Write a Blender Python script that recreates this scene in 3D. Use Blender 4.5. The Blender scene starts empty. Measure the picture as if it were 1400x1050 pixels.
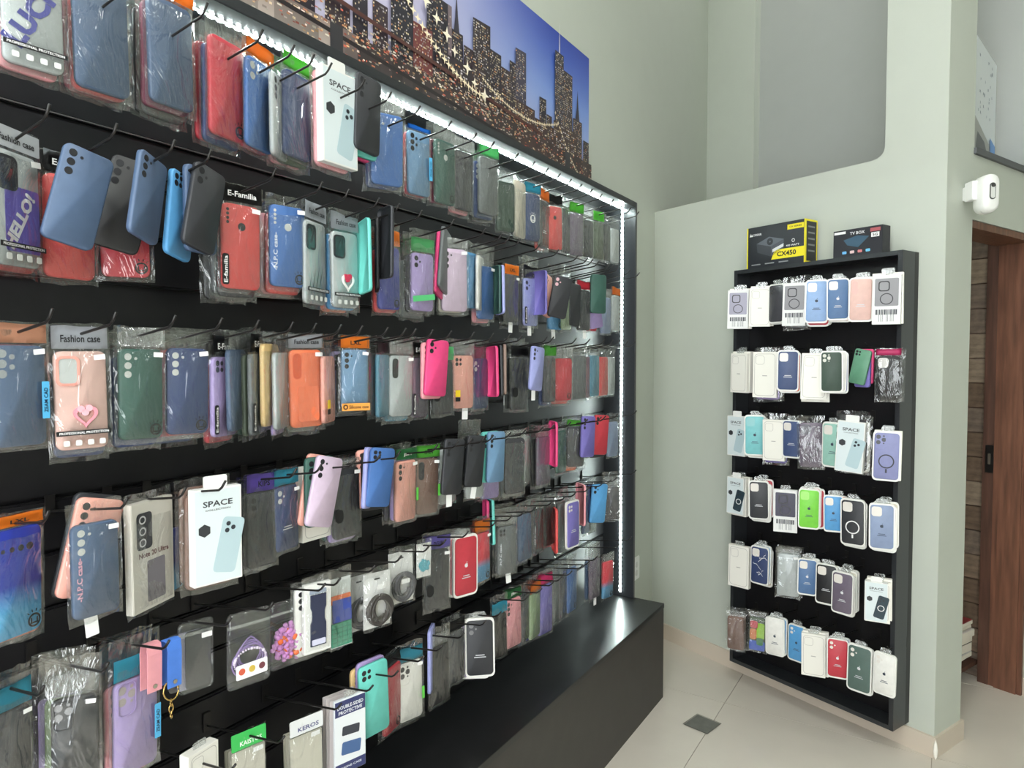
import bpy, bmesh, math, random
from mathutils import Vector, Matrix, noise
random.seed(7)
SC = bpy.context.scene
COL = SC.collection
# ------------------------------------------------------------------ camera
F, CX, CY = 940.0, 700.0, 525.0            # focal length in pixels of the 1400x1050 photograph
PITCH = math.atan(35 / F)
CAM = Vector((0, 0, 1.56))
cd = bpy.data.cameras.new('camera'); cd.sensor_width = 36.0; cd.lens = 36.0 * F / 1400.0
cam = bpy.data.objects.new('camera', cd); COL.objects.link(cam)
cam.location = CAM; cam.rotation_euler = (math.pi / 2 - PITCH, 0, 0); cd.clip_start = .02
SC.camera = cam
# ------------------------------------------------------------------ world, exposure
w = bpy.data.worlds.new('world'); SC.world = w; w.use_nodes = True
w.node_tree.nodes['Background'].inputs[0].default_value = (.93, .97, 1.0, 1)
w.node_tree.nodes['Background'].inputs[1].default_value = 7.4
vs = SC.view_settings; vs.view_transform = 'Standard'; vs.look = 'None'; vs.gamma = 1; vs.use_curve_mapping = False
vs.exposure = 0.03
SC.cycles.transparent_max_bounces = 32
SC.cycles.max_bounces = 8
SC.cycles.sample_clamp_indirect = 4.0
SC.cycles.caustics_reflective = False; SC.cycles.caustics_refractive = False
LAMP = 25.0        # ceiling panel emission
LED = 190.0         # LED chip emission
# ------------------------------------------------------------------ geometry frames
def ray(x, y):
    d = Vector(((x - CX) / F, 1.0, -(y - CY) / F)); c, s = math.cos(PITCH), -math.sin(PITCH)
    return Vector((d.x, c * d.y - s * d.z, s * d.y + c * d.z))
def hit(x, y, p, n):
    r = ray(x, y); return CAM + r * ((p - CAM).dot(n) / r.dot(n))
def proj(p):
    d = p - CAM; c, s = math.cos(PITCH), math.sin(PITCH)
    e = Vector((d.x, c * d.y - s * d.z, s * d.y + c * d.z)); return CX + F * e.x / e.y, CY - F * e.z / e.y
Z = Vector((0, 0, 1))
aL, aR = math.radians(32), math.radians(-34.7)
dL = Vector((math.sin(aL), math.cos(aL), 0)); nL = Vector((math.cos(aL), -math.sin(aL), 0))
dR = Vector((math.sin(aR), math.cos(aR), 0)); nR = Vector((-math.cos(aR), math.sin(aR), 0))
PC = Vector((1.650, 2.636, 0))              # foot of the column corner
CORN = Vector((.797, 3.868, 0))             # foot of the corner between the two walls
d3 = -nR
rzL = math.atan2(dL.y, dL.x)                # local X runs along the rack, -Y faces the room
rzR = math.atan2(-dR.y, -dR.x)
rz3 = math.atan2(d3.y, d3.x)
def WL(s, n, z): return CORN + dL * s + nL * n + Z * z
def WR(s, n, z): return PC + dR * s + nR * n + Z * z
def W3(t, m, z): return PC + d3 * t + dR * m + Z * z
# ------------------------------------------------------------------ materials
def lin(c): return tuple(((v / 255 + .055) / 1.055) ** 2.4 if v > 10 else v / 255 / 12.92 for v in c[:3]) + (1,)
MATS = {}
def mat(key, rgb, rough=.5, metal=0, spec=.5, bump=0, scale=40, var=0, coat=0, emit=0, stretch=None):
    if key in MATS: return MATS[key]
    m = bpy.data.materials.new(key); m.use_nodes = True; MATS[key] = m
    nt = m.node_tree; b = nt.nodes['Principled BSDF']
    b.inputs['Roughness'].default_value = rough; b.inputs['Metallic'].default_value = metal
    b.inputs['Specular IOR Level'].default_value = spec; b.inputs['Coat Weight'].default_value = coat
    c = lin(rgb); b.inputs['Base Color'].default_value = c
    if emit:
        b.inputs['Emission Color'].default_value = c; b.inputs['Emission Strength'].default_value = emit
    if bump or var:
        tc = nt.nodes.new('ShaderNodeTexCoord'); no = nt.nodes.new('ShaderNodeTexNoise')
        no.inputs['Scale'].default_value = scale; no.inputs['Detail'].default_value = 5
        src = tc.outputs['Object']
        if stretch:
            mp = nt.nodes.new('ShaderNodeMapping'); mp.inputs['Scale'].default_value = stretch
            nt.links.new(src, mp.inputs[0]); src = mp.outputs[0]
        nt.links.new(src, no.inputs['Vector'])
        if var:
            r = nt.nodes.new('ShaderNodeValToRGB')
            r.color_ramp.elements[0].position = .3; r.color_ramp.elements[1].position = .72
            r.color_ramp.elements[0].color = tuple(v * (1 - var) for v in c[:3]) + (1,)
            r.color_ramp.elements[1].color = tuple(min(1, v * (1 + var)) for v in c[:3]) + (1,)
            nt.links.new(no.outputs['Fac'], r.inputs[0]); nt.links.new(r.outputs[0], b.inputs['Base Color'])
        if bump:
            bp = nt.nodes.new('ShaderNodeBump'); bp.inputs['Strength'].default_value = bump; bp.inputs['Distance'].default_value = .01
            nt.links.new(no.outputs['Fac'], bp.inputs['Height']); nt.links.new(bp.outputs[0], b.inputs['Normal'])
    return m
def film(key, fac, rough, tint, scale, strength, haze=.3):
    """clear plastic film: see-through, with a wrinkled glossy skin"""
    if key in MATS: return MATS[key]
    m = bpy.data.materials.new(key); m.use_nodes = True; MATS[key] = m
    nt = m.node_tree; nt.nodes.clear(); N = nt.nodes.new; K = nt.links.new
    out = N('ShaderNodeOutputMaterial'); mix = N('ShaderNodeMixShader'); tr = N('ShaderNodeBsdfTransparent')
    gl = N('ShaderNodeBsdfGlossy'); df = N('ShaderNodeBsdfDiffuse'); m2 = N('ShaderNodeMixShader')
    tc = N('ShaderNodeTexCoord'); mp = N('ShaderNodeMapping'); no = N('ShaderNodeTexNoise'); bp = N('ShaderNodeBump')
    lw = N('ShaderNodeLayerWeight'); ma = N('ShaderNodeMath'); ma2 = N('ShaderNodeMath')
    tr.inputs[0].default_value = tint; gl.inputs['Roughness'].default_value = rough; gl.inputs[0].default_value = (.95, .95, .95, 1)
    df.inputs[0].default_value = (.75, .78, .76, 1); m2.inputs[0].default_value = haze
    mp.inputs['Scale'].default_value = (1, 1, .45); no.inputs['Scale'].default_value = scale; no.inputs['Detail'].default_value = 3
    no.inputs['Distortion'].default_value = 1.2
    K(tc.outputs['Object'], mp.inputs[0]); K(mp.outputs[0], no.inputs['Vector']); K(no.outputs['Fac'], bp.inputs['Height'])
    bp.inputs['Strength'].default_value = strength; bp.inputs['Distance'].default_value = .02
    lw.inputs['Blend'].default_value = .25; K(bp.outputs[0], lw.inputs['Normal'])
    ma.operation = 'MULTIPLY'; K(lw.outputs['Facing'], ma.inputs[0]); ma.inputs[1].default_value = .40
    ma2.operation = 'ADD'; K(ma.outputs[0], ma2.inputs[0]); ma2.inputs[1].default_value = fac; ma2.use_clamp = True
    K(bp.outputs[0], gl.inputs['Normal']); K(bp.outputs[0], df.inputs['Normal'])
    K(gl.outputs[0], m2.inputs[1]); K(df.outputs[0], m2.inputs[2])
    K(ma2.outputs[0], mix.inputs[0]); K(tr.outputs[0], mix.inputs[1]); K(m2.outputs[0], mix.inputs[2]); K(mix.outputs[0], out.inputs[0])
    return m
def grad(key, top, bot, z0, z1, rough=.35):
    if key in MATS: return MATS[key]
    m = mat(key, top, rough); nt = m.node_tree; b = nt.nodes['Principled BSDF']
    tc = nt.nodes.new('ShaderNodeTexCoord'); sp = nt.nodes.new('ShaderNodeSeparateXYZ'); r = nt.nodes.new('ShaderNodeValToRGB'); mr = nt.nodes.new('ShaderNodeMapRange')
    mr.inputs['From Min'].default_value = 0; mr.inputs['From Max'].default_value = .16
    nt.links.new(tc.outputs['Object'], sp.inputs[0]); nt.links.new(sp.outputs['Z'], mr.inputs[0]); nt.links.new(mr.outputs[0], r.inputs[0])
    r.color_ramp.elements[0].position = z0; r.color_ramp.elements[0].color = lin(bot)
    r.color_ramp.elements[1].position = z1; r.color_ramp.elements[1].color = lin(top)
    nt.links.new(r.outputs[0], b.inputs['Base Color']); return m
def plain(rgb, rough=.5): return mat('print_%d_%d_%d' % tuple(rgb[:3]), rgb, rough)
def mute(c, f=.14):
    g = .3 * c[0] + .59 * c[1] + .11 * c[2]; return tuple(int(v + (g - v) * f) for v in c[:3])
def silicone(rgb):
    rgb = mute(rgb); return mat('silicone_%d_%d_%d' % tuple(rgb[:3]), rgb, .48, var=.05, scale=60)
M_WALL = mat('wall_paint', (193, 198, 187), .62, bump=.04, scale=9, var=.012)
M_WALL2 = mat('wall_paint_back_room', (176, 179, 175), .6, bump=.04, scale=9, var=.012)  # wall paint darkened to stand for the weak light back there
M_TILE = mat('polished_porcelain', (208, 200, 188), .16, var=.06, scale=2.2)
M_GROUT = mat('grout', (168, 158, 144), .8)
M_BASE = mat('baseboard_tile', (205, 192, 176), .35, var=.04, scale=3)
M_BLK = mat('black_laminate', (24, 23, 25), .38, spec=.38, var=.15, scale=30)
M_BENCH = mat('black_bench_laminate', (27, 27, 28), .32, var=.2, scale=14, bump=.03)
M_BENCHF = mat('bench_front_laminate', (58, 55, 52), .5, var=.1, scale=14)
M_FRAME = mat('black_satin_frame', (44, 46, 49), .3, var=.12, scale=60, stretch=(1, 1, 8))
M_HOOK = mat('black_steel', (48, 46, 45), .3, metal=.6)
M_STEEL = mat('bright_steel', (190, 185, 175), .22, metal=1)
M_GOLD = mat('gold_metal', (215, 180, 110), .25, metal=1)
M_WOOD = mat('red_brown_wood', (112, 74, 56), .45, var=.35, scale=9, bump=.15, stretch=(6, 6, .5))
M_WOODD = mat('dark_wood', (84, 56, 44), .5, var=.3, scale=9, bump=.15, stretch=(6, 6, .5))
M_PLANK = mat('weathered_plank', (132, 112, 92), .7, var=.3, scale=7, bump=.2, stretch=(1, 1, 7))
M_WHITE = mat('white_card', (232, 232, 228), .45)
M_TRAY = mat('white_tray_plastic', (235, 234, 228), .35)
M_BAG = film('clear_bag_film', .075, .08, (.985, .99, .985, 1), 20, .85, .10)
M_BAGT = film('thick_bag_film', .07, .1, (.97, .98, .97, 1), 14, .4, .25)
M_CLEAR = film('clear_tab_plastic', .26, .12, (.95, .96, .96, 1), 40, .6, .5)
M_BLACKP = plain((24, 24, 26)); M_WHITEP = plain((240, 240, 238))
# ------------------------------------------------------------------ mesh helpers
def add_box(bm, x0, x1, y0, y1, z0, z1):
    v = [bm.verts.new(p) for p in ((x0, y0, z0), (x1, y0, z0), (x1, y1, z0), (x0, y1, z0), (x0, y0, z1), (x1, y0, z1), (x1, y1, z1), (x0, y1, z1))]
    for f in ((0, 3, 2, 1), (4, 5, 6, 7), (0, 1, 5, 4), (1, 2, 6, 5), (2, 3, 7, 6), (3, 0, 4, 7)): bm.faces.new([v[i] for i in f])
def rrect(w, h, r, seg=4, z0=0.0, x0=0.0):
    """rounded rectangle outline in (x,z), counter-clockwise, bottom at z0"""
    pts = []
    for cx, cz, a in ((w / 2 - r, r, -90), (w / 2 - r, h - r, 0), (-w / 2 + r, h - r, 90), (-w / 2 + r, r, 180)):
        for k in range(seg + 1):
            t = math.radians(a + 90 * k / seg); pts.append((x0 + cx + r * math.cos(t), z0 + cz + r * math.sin(t)))
    return pts
def circle(cx, cz, r, seg=14, a0=0): return [(cx + r * math.cos(a0 + 2 * math.pi * k / seg), cz + r * math.sin(a0 + 2 * math.pi * k / seg)) for k in range(seg)]
def add_rings(bm, rings, cap0=True, cap1=True):
    """rings: list of (points(x,z), y) lofted in order from the viewer side backwards"""
    R = [[bm.verts.new((x, y, z)) for x, z in pts] for pts, y in rings]
    n = len(R[0])
    for a, b in zip(R, R[1:]):
        for i in range(n): bm.faces.new((a[i], b[i], b[(i + 1) % n], a[(i + 1) % n]))
    if cap0: bm.faces.new(R[0])
    if cap1: bm.faces.new(list(reversed(R[-1])))
def add_flat(bm, pts, y): bm.faces.new([bm.verts.new((x, y, z)) for x, z in pts])
def add_plate(bm, pts, y0, y1): add_rings(bm, [(pts, y0), (pts, y1)])
def add_annulus(bm, cx, cz, r0, r1, y, seg=24, y1=None):
    a = [bm.verts.new((x, y, z)) for x, z in circle(cx, cz, r0, seg)]; b = [bm.verts.new((x, y, z)) for x, z in circle(cx, cz, r1, seg)]
    for i in range(seg): bm.faces.new((a[i], a[(i + 1) % seg], b[(i + 1) % seg], b[i]))
def add_frame(bm, po, pi, y):
    a = [bm.verts.new((x, y, z)) for x, z in po]; b = [bm.verts.new((x, y, z)) for x, z in pi]; n = len(a)
    for i in range(n): bm.faces.new((a[i], a[(i + 1) % n], b[(i + 1) % n], b[i]))
def add_tube(bm, path, r, seg=6, closed=False):
    path = [Vector(p) for p in path]; n = len(path); rings = []; up = Vector((.13, .31, .94))
    for i, p in enumerate(path):
        if closed: t = path[(i + 1) % n] - path[i - 1]
        else: t = path[min(i + 1, n - 1)] - path[max(i - 1, 0)]
        t.normalize(); a = t.cross(up)
        if a.length < 1e-4: a = t.cross(Vector((1, 0, 0)))
        a.normalize(); b = t.cross(a)
        rr = r[i] if isinstance(r, (list, tuple)) else r
        rings.append([bm.verts.new(p + (a * math.cos(2 * math.pi * k / seg) + b * math.sin(2 * math.pi * k / seg)) * rr) for k in range(seg)])
    pairs = list(zip(rings, rings[1:])) + ([(rings[-1], rings[0])] if closed else [])
    for a, b in pairs:
        for k in range(seg): bm.faces.new((a[k], a[(k + 1) % seg], b[(k + 1) % seg], b[k]))
    if not closed:
        bm.faces.new(list(reversed(rings[0]))); bm.faces.new(rings[-1])
def to_mesh(name, bm, m=None, smooth=False, fix=True):
    if fix: bmesh.ops.recalc_face_normals(bm, faces=bm.faces)
    me = bpy.data.meshes.new(name); bm.to_mesh(me); bm.free()
    if m: me.materials.append(m)
    if smooth:
        for p in me.polygons: p.use_smooth = True
    return me
def obj(name, me, parent=None, loc=(0, 0, 0), rz=0.0, scale=None, m=None, rot=None):
    o = bpy.data.objects.new(name, me); COL.objects.link(o)
    if parent: o.parent = parent
    o.location = loc; o.rotation_euler = rot if rot else (0, 0, rz)
    if scale: o.scale = scale
    if m:
        if not len(me.materials): me.materials.append(None)
        o.material_slots[0].link = 'OBJECT'; o.material_slots[0].material = m
    return o
def thing(name, label, cat, loc=(0, 0, 0), rz=0.0, roll=0.0, group=None, pitch=0.0):
    o = bpy.data.objects.new(name, None); COL.objects.link(o); o.empty_display_size = .03
    o.location = loc; o.rotation_euler = (pitch, roll, rz); o['label'] = label; o['category'] = cat
    if group: o['group'] = group
    return o
def tag(o, label, cat, group=None):
    o['label'] = label; o['category'] = cat
    if group: o['group'] = group
    return o
def struct(o, label=None):
    o['kind'] = 'structure'
    if label: o['label'] = label
    return o
CACHE = {}
def cached(key, fn):
    if key not in CACHE: CACHE[key] = fn()
    return CACHE[key]
def box_me(name, x0, x1, y0, y1, z0, z1, m=None, bev=0.0):
    bm = bmesh.new(); add_box(bm, x0, x1, y0, y1, z0, z1)
    if bev: bmesh.ops.bevel(bm, geom=list(bm.edges), offset=bev, segments=2, affect='EDGES', clamp_overlap=True)
    return to_mesh(name, bm, m)
def text_me(s, bold=.0):
    def make():
        c = bpy.data.curves.new('t', 'FONT'); c.body = s; c.align_x = 'CENTER'; c.align_y = 'CENTER'; c.size = 1; c.resolution_u = 2; c.offset = bold
        o = bpy.data.objects.new('t', c); COL.objects.link(o)
        dg = bpy.context.evaluated_depsgraph_get(); dg.update()
        me = bpy.data.meshes.new_from_object(o.evaluated_get(dg)); bpy.data.objects.remove(o); bpy.data.curves.remove(c)
        xs = [v.co.x for v in me.vertices]; ys = [v.co.y for v in me.vertices]
        W, H = max(xs) - min(xs), max(ys) - min(ys); cx, cy = (max(xs) + min(xs)) / 2, (max(ys) + min(ys)) / 2
        for v in me.vertices: v.co = Vector(((v.co.x - cx) / W, 0, (v.co.y - cy) / H))
        me.materials.clear(); me.name = 'lettering'
        return me
    return cached(('txt', s, bold), make)
def lettering(s, parent, x, y, z, w, h, rgb, rot=0.0, bold=.02):
    """rot: clockwise angle (radians) in the plane that faces the viewer"""
    return obj('lettering', text_me(s, bold), parent, (x, y, z), rot=(0, rot, 0), scale=(w, 1, h), m=plain(rgb))
# ================================================================== STRUCTURE
# floor of polished tiles laid parallel to the rack wall
H_CEIL = 4.5
fl = struct(obj('floor', box_me('floor', -5.35, 2.6, -5.2, .6, -.05, -.004, M_GROUT), None, CORN, rzL), 'beige polished porcelain tile floor with fine grout joints')
TS = .80
def tile_mesh():
    bm = bmesh.new(); g = .0015; add_box(bm, g, TS - g, g, TS - g, -.006, 0)
    return to_mesh('floor_tile', bm, M_TILE)
tme = tile_mesh()
# joints of the photograph meet near (0.965, 3.06)
j = Vector((.965, 3.06, 0)) - CORN; js, jn = j.dot(dL) % TS, (-j.dot(nL)) % TS
for i in range(-9, 4):
    for k in range(-7, 1):
        sx, ny = js + i * TS, jn + k * TS
        if sx > 2.5 or sx < -5.35 or ny < -5.2 or ny > -.05: continue
        obj('floor_tile', tme, fl, (sx, ny, 0))
# rack wall, continues behind the half-height partition
struct(obj('wall_left', box_me('wall_left', -5.35, 2.6, 0, .15, 0, H_CEIL, M_WALL), None, CORN, rzL), 'pale grey-green wall carrying the large black display rack')
# partition (right) with a high opening above 2.375 m
def partition():
    bm = bmesh.new(); T = .15
    # local X = viewer right = -dR, so s -> -x ; origin at column corner
    out = [(-1.50, 0), (0, 0), (0, H_CEIL), (-.234, H_CEIL)]
    r = .05; arc = [(-.234 - r + r * math.cos(a), 2.375 + r + r * math.sin(a)) for a in [math.radians(t) for t in (0, -22, -45, -67, -90)]]
    pts = out + arc + [(-1.50, 2.375)]
    add_plate(bm, pts, 0, T)
    return to_mesh('wall_right', bm, M_WALL)
struct(obj('wall_right', partition(), None, PC, rzR), 'pale partition wall with small black board and an opening above')
# door wall, from the column corner to the right: piers, lintel, wall above
bm = bmesh.new(); T3 = .15
add_box(bm, .0006, .225, -.001, T3, 0, H_CEIL); add_box(bm, .225, .872, 0.0005, T3, 2.115, 2.385); add_box(bm, .872, 3.4, 0.0005, T3, 0, 2.385)
add_box(bm, 1.0, 3.4, 0.0005, T3, 2.385, H_CEIL)
struct(obj('wall_door', to_mesh('wall_door', bm, M_WALL), None, PC, rz3), 'pale wall with wooden doorway and open ledge above')
bm = bmesh.new(); add_box(bm, .222, 1.0, -.012, T3 + .01, 2.372, 2.396)
struct(obj('trim_1', to_mesh('trim', bm, plain((92, 94, 96), .6)), None, PC, rz3), 'dark grey edge along the opening above the doorway')
# rest of the shop around and behind the camera
# street front: open glazed front between a low sill, end piers and a lintel; daylight comes in here
bm = bmesh.new(); add_box(bm, -5.35, -5.2, -5.2, -2.5, 0, H_CEIL); add_box(bm, -5.35, -5.2, -.5, .1, 0, H_CEIL); add_box(bm, -5.35, -5.2, -2.5, -.5, 0, .25); add_box(bm, -5.35, -5.2, -2.5, -.5, 3.4, H_CEIL)
struct(obj('wall_front', to_mesh('wall_front', bm, M_WALL), None, CORN, rzL))
struct(obj('wall_opposite', box_me('wall_opposite', -5.35, 2.6, -5.2, -5.05, 0, H_CEIL, M_WALL), None, CORN, rzL))
struct(obj('wall_side', box_me('wall_side', 3.4, 3.55, -3.2, .15, 0, H_CEIL, M_WALL), None, PC, rz3))
struct(obj('ceiling', box_me('ceiling', -5.35, 4.2, -5.2, 1.5, H_CEIL, H_CEIL + .08, mat('ceiling_paint', (226, 227, 222), .8)), None, CORN, rzL))
# corridor behind the partition: its far wall runs parallel to the partition
bm = bmesh.new(); add_box(bm, .955, 1.1, .151, 2.4, 0, 2.37); add_box(bm, .955, 1.1, 0.0, 2.4, 2.397, H_CEIL)
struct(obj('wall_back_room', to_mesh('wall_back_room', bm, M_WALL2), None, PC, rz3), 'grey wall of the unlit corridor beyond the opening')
# pillar in the back room
pa = hit(972, 150, CORN, nL); pm_ = (pa - PC).dot(dR)
pb = hit(1031, 150, W3(.90, 0, 0), d3); pmb = (pb - PC).dot(dR)
struct(obj('wall_pillar', box_me('wall_pillar', .90, .955, pmb, pm_ + .1, 0, H_CEIL, M_WALL), None, PC, rz3), 'pale pillar standing behind the partition opening')
# baseboards
bm = bmesh.new(); add_box(bm, -1.50, 0.0, -.012, 0, 0, .082); add_box(bm, 0.0, .012, -.012, .0, 0, .082)
struct(obj('baseboard_right', to_mesh('baseboard', bm, M_BASE), None, PC, rzR), 'beige tile baseboard under the small black board')
bm = bmesh.new(); add_box(bm, .0, .236, -.012, .0005, 0, .082)
struct(obj('baseboard_column', to_mesh('baseboard', bm, M_BASE), None, PC, rz3), 'beige baseboard tile on the column end by the doorway')
bm = bmesh.new(); add_box(bm, .87, 3.4, -.012, .0005, 0, .082)
struct(obj('baseboard_door_wall', to_mesh('baseboard', bm, M_BASE), None, PC, rz3))
bm = bmesh.new(); add_box(bm, -.69, 0, -.012, 0, 0, .082)
struct(obj('baseboard_left', to_mesh('baseboard', bm, M_BASE), None, CORN, rzL))
# chipped white plaster on the baseboard corner
bm = bmesh.new()
add_rings(bm, [([(x * k, z) for x, z in [(0, .0), (.007, .012), (.009, .035), (.006, .06), (.0, .078), (-.006, .06), (-.008, .03), (-.005, .01)]], y) for k, y in ((.6, -.003), (1, .0), (.9, .004))])
struct(obj('trim_2', to_mesh('plaster_chip', bm, plain((238, 234, 224), .8)), None, PC + nR * .0125 - dR * .0125, (rzR + rz3) / 2), 'chipped white plaster on the baseboard corner')
# doorway: deep wooden jamb with strike plate
dr = struct(bpy.data.objects.new('door_1', None), 'reddish brown wooden door frame with black strike plate'); COL.objects.link(dr)
dr.location = PC; dr.rotation_euler = (0, 0, rz3)
bm = bmesh.new(); add_box(bm, .855, .872, .001, .135, 0, 2.113); add_box(bm, .847, .855, .02, .11, 0, 2.105)
obj('jamb', to_mesh('jamb', bm, M_WOOD), dr)
obj('jamb_rebate', box_me('jamb_rebate', .852, .885, .135, .18, 0, 2.1, M_WOODD), dr)
bm = bmesh.new(); add_box(bm, .226, .855, .006, .15, 2.085, 2.113)
obj('head', to_mesh('head', bm, M_WOOD), dr)
sp_ = obj('strike_plate', box_me('strike_plate', .842, .846, .132, .165, 1.02, 1.15, plain((22, 20, 20), .3)), dr)
obj('latch_hole', box_me('latch_hole', .8405, .8425, .143, .154, 1.06, 1.11, plain((88, 80, 72), .3)), sp_)
# plank wall and book pile seen through the doorway
rzP = rz3 + math.pi / 2 + math.pi            # faces the partition: local X = -m, local Y = +t
pk = struct(obj('wall_planks', box_me('wall_planks', -1.4, -.152, .014, .044, 0, 2.36, M_WOODD), None, W3(.90, 0, 0), rzP), 'weathered plank wall seen through the doorway')
zz, kk = 0.0, 0
pkm = cached('plank', lambda: box_me('plank', -.5, .5, 0, .014, .002, .118, None, .002))
while zz < 2.3:
    for x0, x1 in ((-1.38, -.62 + .1 * (kk % 3)), (-.62 + .1 * (kk % 3), -.153)):
        sh = random.choice([(132, 112, 92), (112, 92, 74), (146, 128, 108), (122, 106, 92)])
        obj('plank', pkm, pk, ((x0 + x1) / 2, random.uniform(-.003, .001), zz), scale=(x1 - x0 - .003, 1, 1), m=mat('plank_%d' % sh[0], sh, .7, var=.3, scale=7, bump=.2, stretch=(1, 1, 7)))
    zz += .12; kk += 1
bx = thing('low_shelf', 'low brown wooden shelf under the book pile beyond the doorway', 'shelf', W3(.64, .0, 0), rzP)
obj('top_board', box_me('top_board', -1.0, -.19, 0, .24, .075, .095, M_WOODD), bx); obj('front_board', box_me('front_board', -1.0, -.19, .01, .03, 0, .075, M_WOODD), bx)
zb = .0955
for i, (c, h, nm) in enumerate([((70, 110, 150), .022, 'blue'), ((205, 205, 205), .026, 'light grey'), ((38, 38, 44), .045, 'black'), ((48, 44, 46), .03, 'charcoal'), ((210, 205, 198), .035, 'white'), ((190, 150, 145), .02, 'faded pink'), ((140, 50, 52), .022, 'red')]):
    b = thing('book', '%s book in the pile on the low shelf beyond the doorway' % nm, 'book', W3(.645, .20, zb) + dR * random.uniform(-.0, .02), rzP + random.uniform(-.05, .05), group='books in the pile')
    obj('cover', box_me('cover', -.30, .0, 0, .2, 0, h, plain(c, .5), .0015), b); obj('pages', box_me('pages', -.295, .002, .004, .196, .003, h - .003, plain((225, 220, 205), .8)), b)
    zb += h + .0005
def cable():
    bm = bmesh.new(); add_tube(bm, [(-.12 + .09 * math.cos(a * .5) * (1 - a / 40), .08 + .04 * math.sin(a * .7), .012 + .05 * abs(math.sin(a * .45)) + .004 * a) for a in range(0, 24)], .008, 6)
    return to_mesh('cable', bm, plain((30, 28, 30), .5), True)
tag(obj('cable', cable(), None, W3(.66, .22, zb + .0), rzP), 'dark coiled cable lying on top of the book pile', 'cable')
# floor drain
dn = thing('floor_drain', 'small square grey metal drain cover in the tile floor', 'drain', (.811, 2.876, 0), math.radians(45))
obj('plate', box_me('plate', -.056, .056, -.054, .054, .0, .003, mat('drain_metal', (112, 112, 106), .5, metal=.3, var=.15, scale=30), .001), dn)
bm = bmesh.new(); add_frame(bm, [(-.06, -.058), (.06, -.058), (.06, .058), (-.06, .058)], [(-.057, -.055), (.057, -.055), (.057, .055), (-.057, .055)], 0)
for v in bm.verts: v.co = Vector((v.co.x, v.co.z, .0035))
obj('rim', to_mesh('rim', bm, plain((96, 92, 86), .5)), dn)
# white outlet plate on the rack wall
op = hit(868, 777, CORN, nL); so = (op - CORN).dot(dL)
ot = thing('wall_outlet', 'white wall outlet plate beside the large rack above the bench', 'outlet', WL(so + .0, 0, op.z), rzL)
obj('plate', box_me('plate', -.045, .045, -.01, 0, -.062, .062, M_WHITEP, .004), ot)
bm = bmesh.new()
for zc in (-.022, .022): add_plate(bm, circle(0, zc, .016, 14), -.0125, -.009)
obj('socket', to_mesh('socket', bm, plain((222, 222, 218), .4)), ot)
# motion sensor
ms = thing('motion_sensor', 'white wall mounted motion sensor above the doorway', 'motion sensor', W3(.135, -.075, 2.185), rz3 + math.radians(-36))
bm = bmesh.new()
prof = rrect(.066, .145, .031, 6, -.075)
add_rings(bm, [([(x * .72, z * .84 + .004) for x, z in prof], -.047), ([(x * .93, z * .96 + .001) for x, z in prof], -.038), (prof, -.022), (prof, .012), ([(x * .9, z * .94) for x, z in prof], .018)])
obj('body', to_mesh('body', bm, mat('sensor_plastic', (238, 238, 234), .35), True), ms)
bm = bmesh.new(); add_plate(bm, rrect(.022, .062, .0105, 5, -.028), -.0495, -.040)
wd = obj('sensor_window', to_mesh('sensor_window', bm, plain((70, 72, 70), .3)), ms)
bm = bmesh.new(); add_plate(bm, rrect(.016, .054, .0075, 5, -.024), -.0508, -.048); obj('window_insert', to_mesh('window_insert', bm, plain((205, 206, 202), .3)), wd)
bm = bmesh.new(); add_plate(bm, circle(0, .024, .0075, 16), -.0525, -.048); obj('lens', to_mesh('lens', bm, plain((62, 60, 60), .2)), wd)
bm = bmesh.new(); bmesh.ops.create_uvsphere(bm, u_segments=18, v_segments=10, radius=.0315)
for v in bm.verts: v.co = Vector((v.co.x, v.co.y * .82 - .017, v.co.z * .95 - .047))
obj('dome', to_mesh('dome', bm, mat('sensor_dome', (225, 226, 222), .18), True), ms)
obj('bracket', box_me('bracket', -.05, -.026, -.008, .04, -.02, .052, M_WHITEP, .002), ms)
obj('wall_arm', box_me('wall_arm', -.045, .02, .015, .062, -.012, .04, M_WHITEP, .002), ms)
# poster in the upper back room
a4 = math.radians(44.4); dr4 = Vector((math.sin(a4), math.cos(a4), 0)); n4 = Vector((dr4.y, -dr4.x, 0))
pp = hit(1331, 40, W3(.42, 0, 0), d3); ppz = pp.z; PW = (hit(1363, 90, pp, n4) - pp).dot(dr4) + .06
ps_ = thing('wall_poster', 'white wall poster with grey and blue print above the doorway ledge', 'poster', Vector((pp.x, pp.y, 2.40)) - dr4 * .06, math.atan2(dr4.y, dr4.x))
PH = ppz - 2.40
obj('sheet', box_me('sheet', 0, PW, -.0, .008, 0, PH, plain((232, 238, 240), .4)), ps_)
U = lambda pts, y: [(x * PW, z * PH) for x, z in pts]
bm = bmesh.new(); add_flat(bm, U([(.0, .0), (1, .0), (1, .20), (.75, .26), (.0, .42)], 0), -.002); obj('print_block', to_mesh('print_block', bm, plain((176, 178, 174), .5)), ps_)
bm = bmesh.new(); add_flat(bm, U([(.2, .02), (.62, .0), (.7, .14), (.55, .24), (.3, .27)], 0), -.003); obj('print_shape', to_mesh('print_shape', bm, plain((104, 106, 108), .5)), ps_)
bm = bmesh.new(); add_flat(bm, U([(.76, .14), (.96, .12), (.96, .29), (.76, .32)], 0), -.004); obj('blue_print', to_mesh('blue_print', bm, plain((110, 160, 225), .5)), ps_)
bm = bmesh.new()
for i in range(26):
    x, z = random.uniform(.3, .8) * PW, random.uniform(.42, .92) * PH; add_flat(bm, [(x, z), (x + random.uniform(.005, .02), z), (x + random.uniform(.005, .02), z + .012), (x, z + .012)], -.002)
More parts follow.
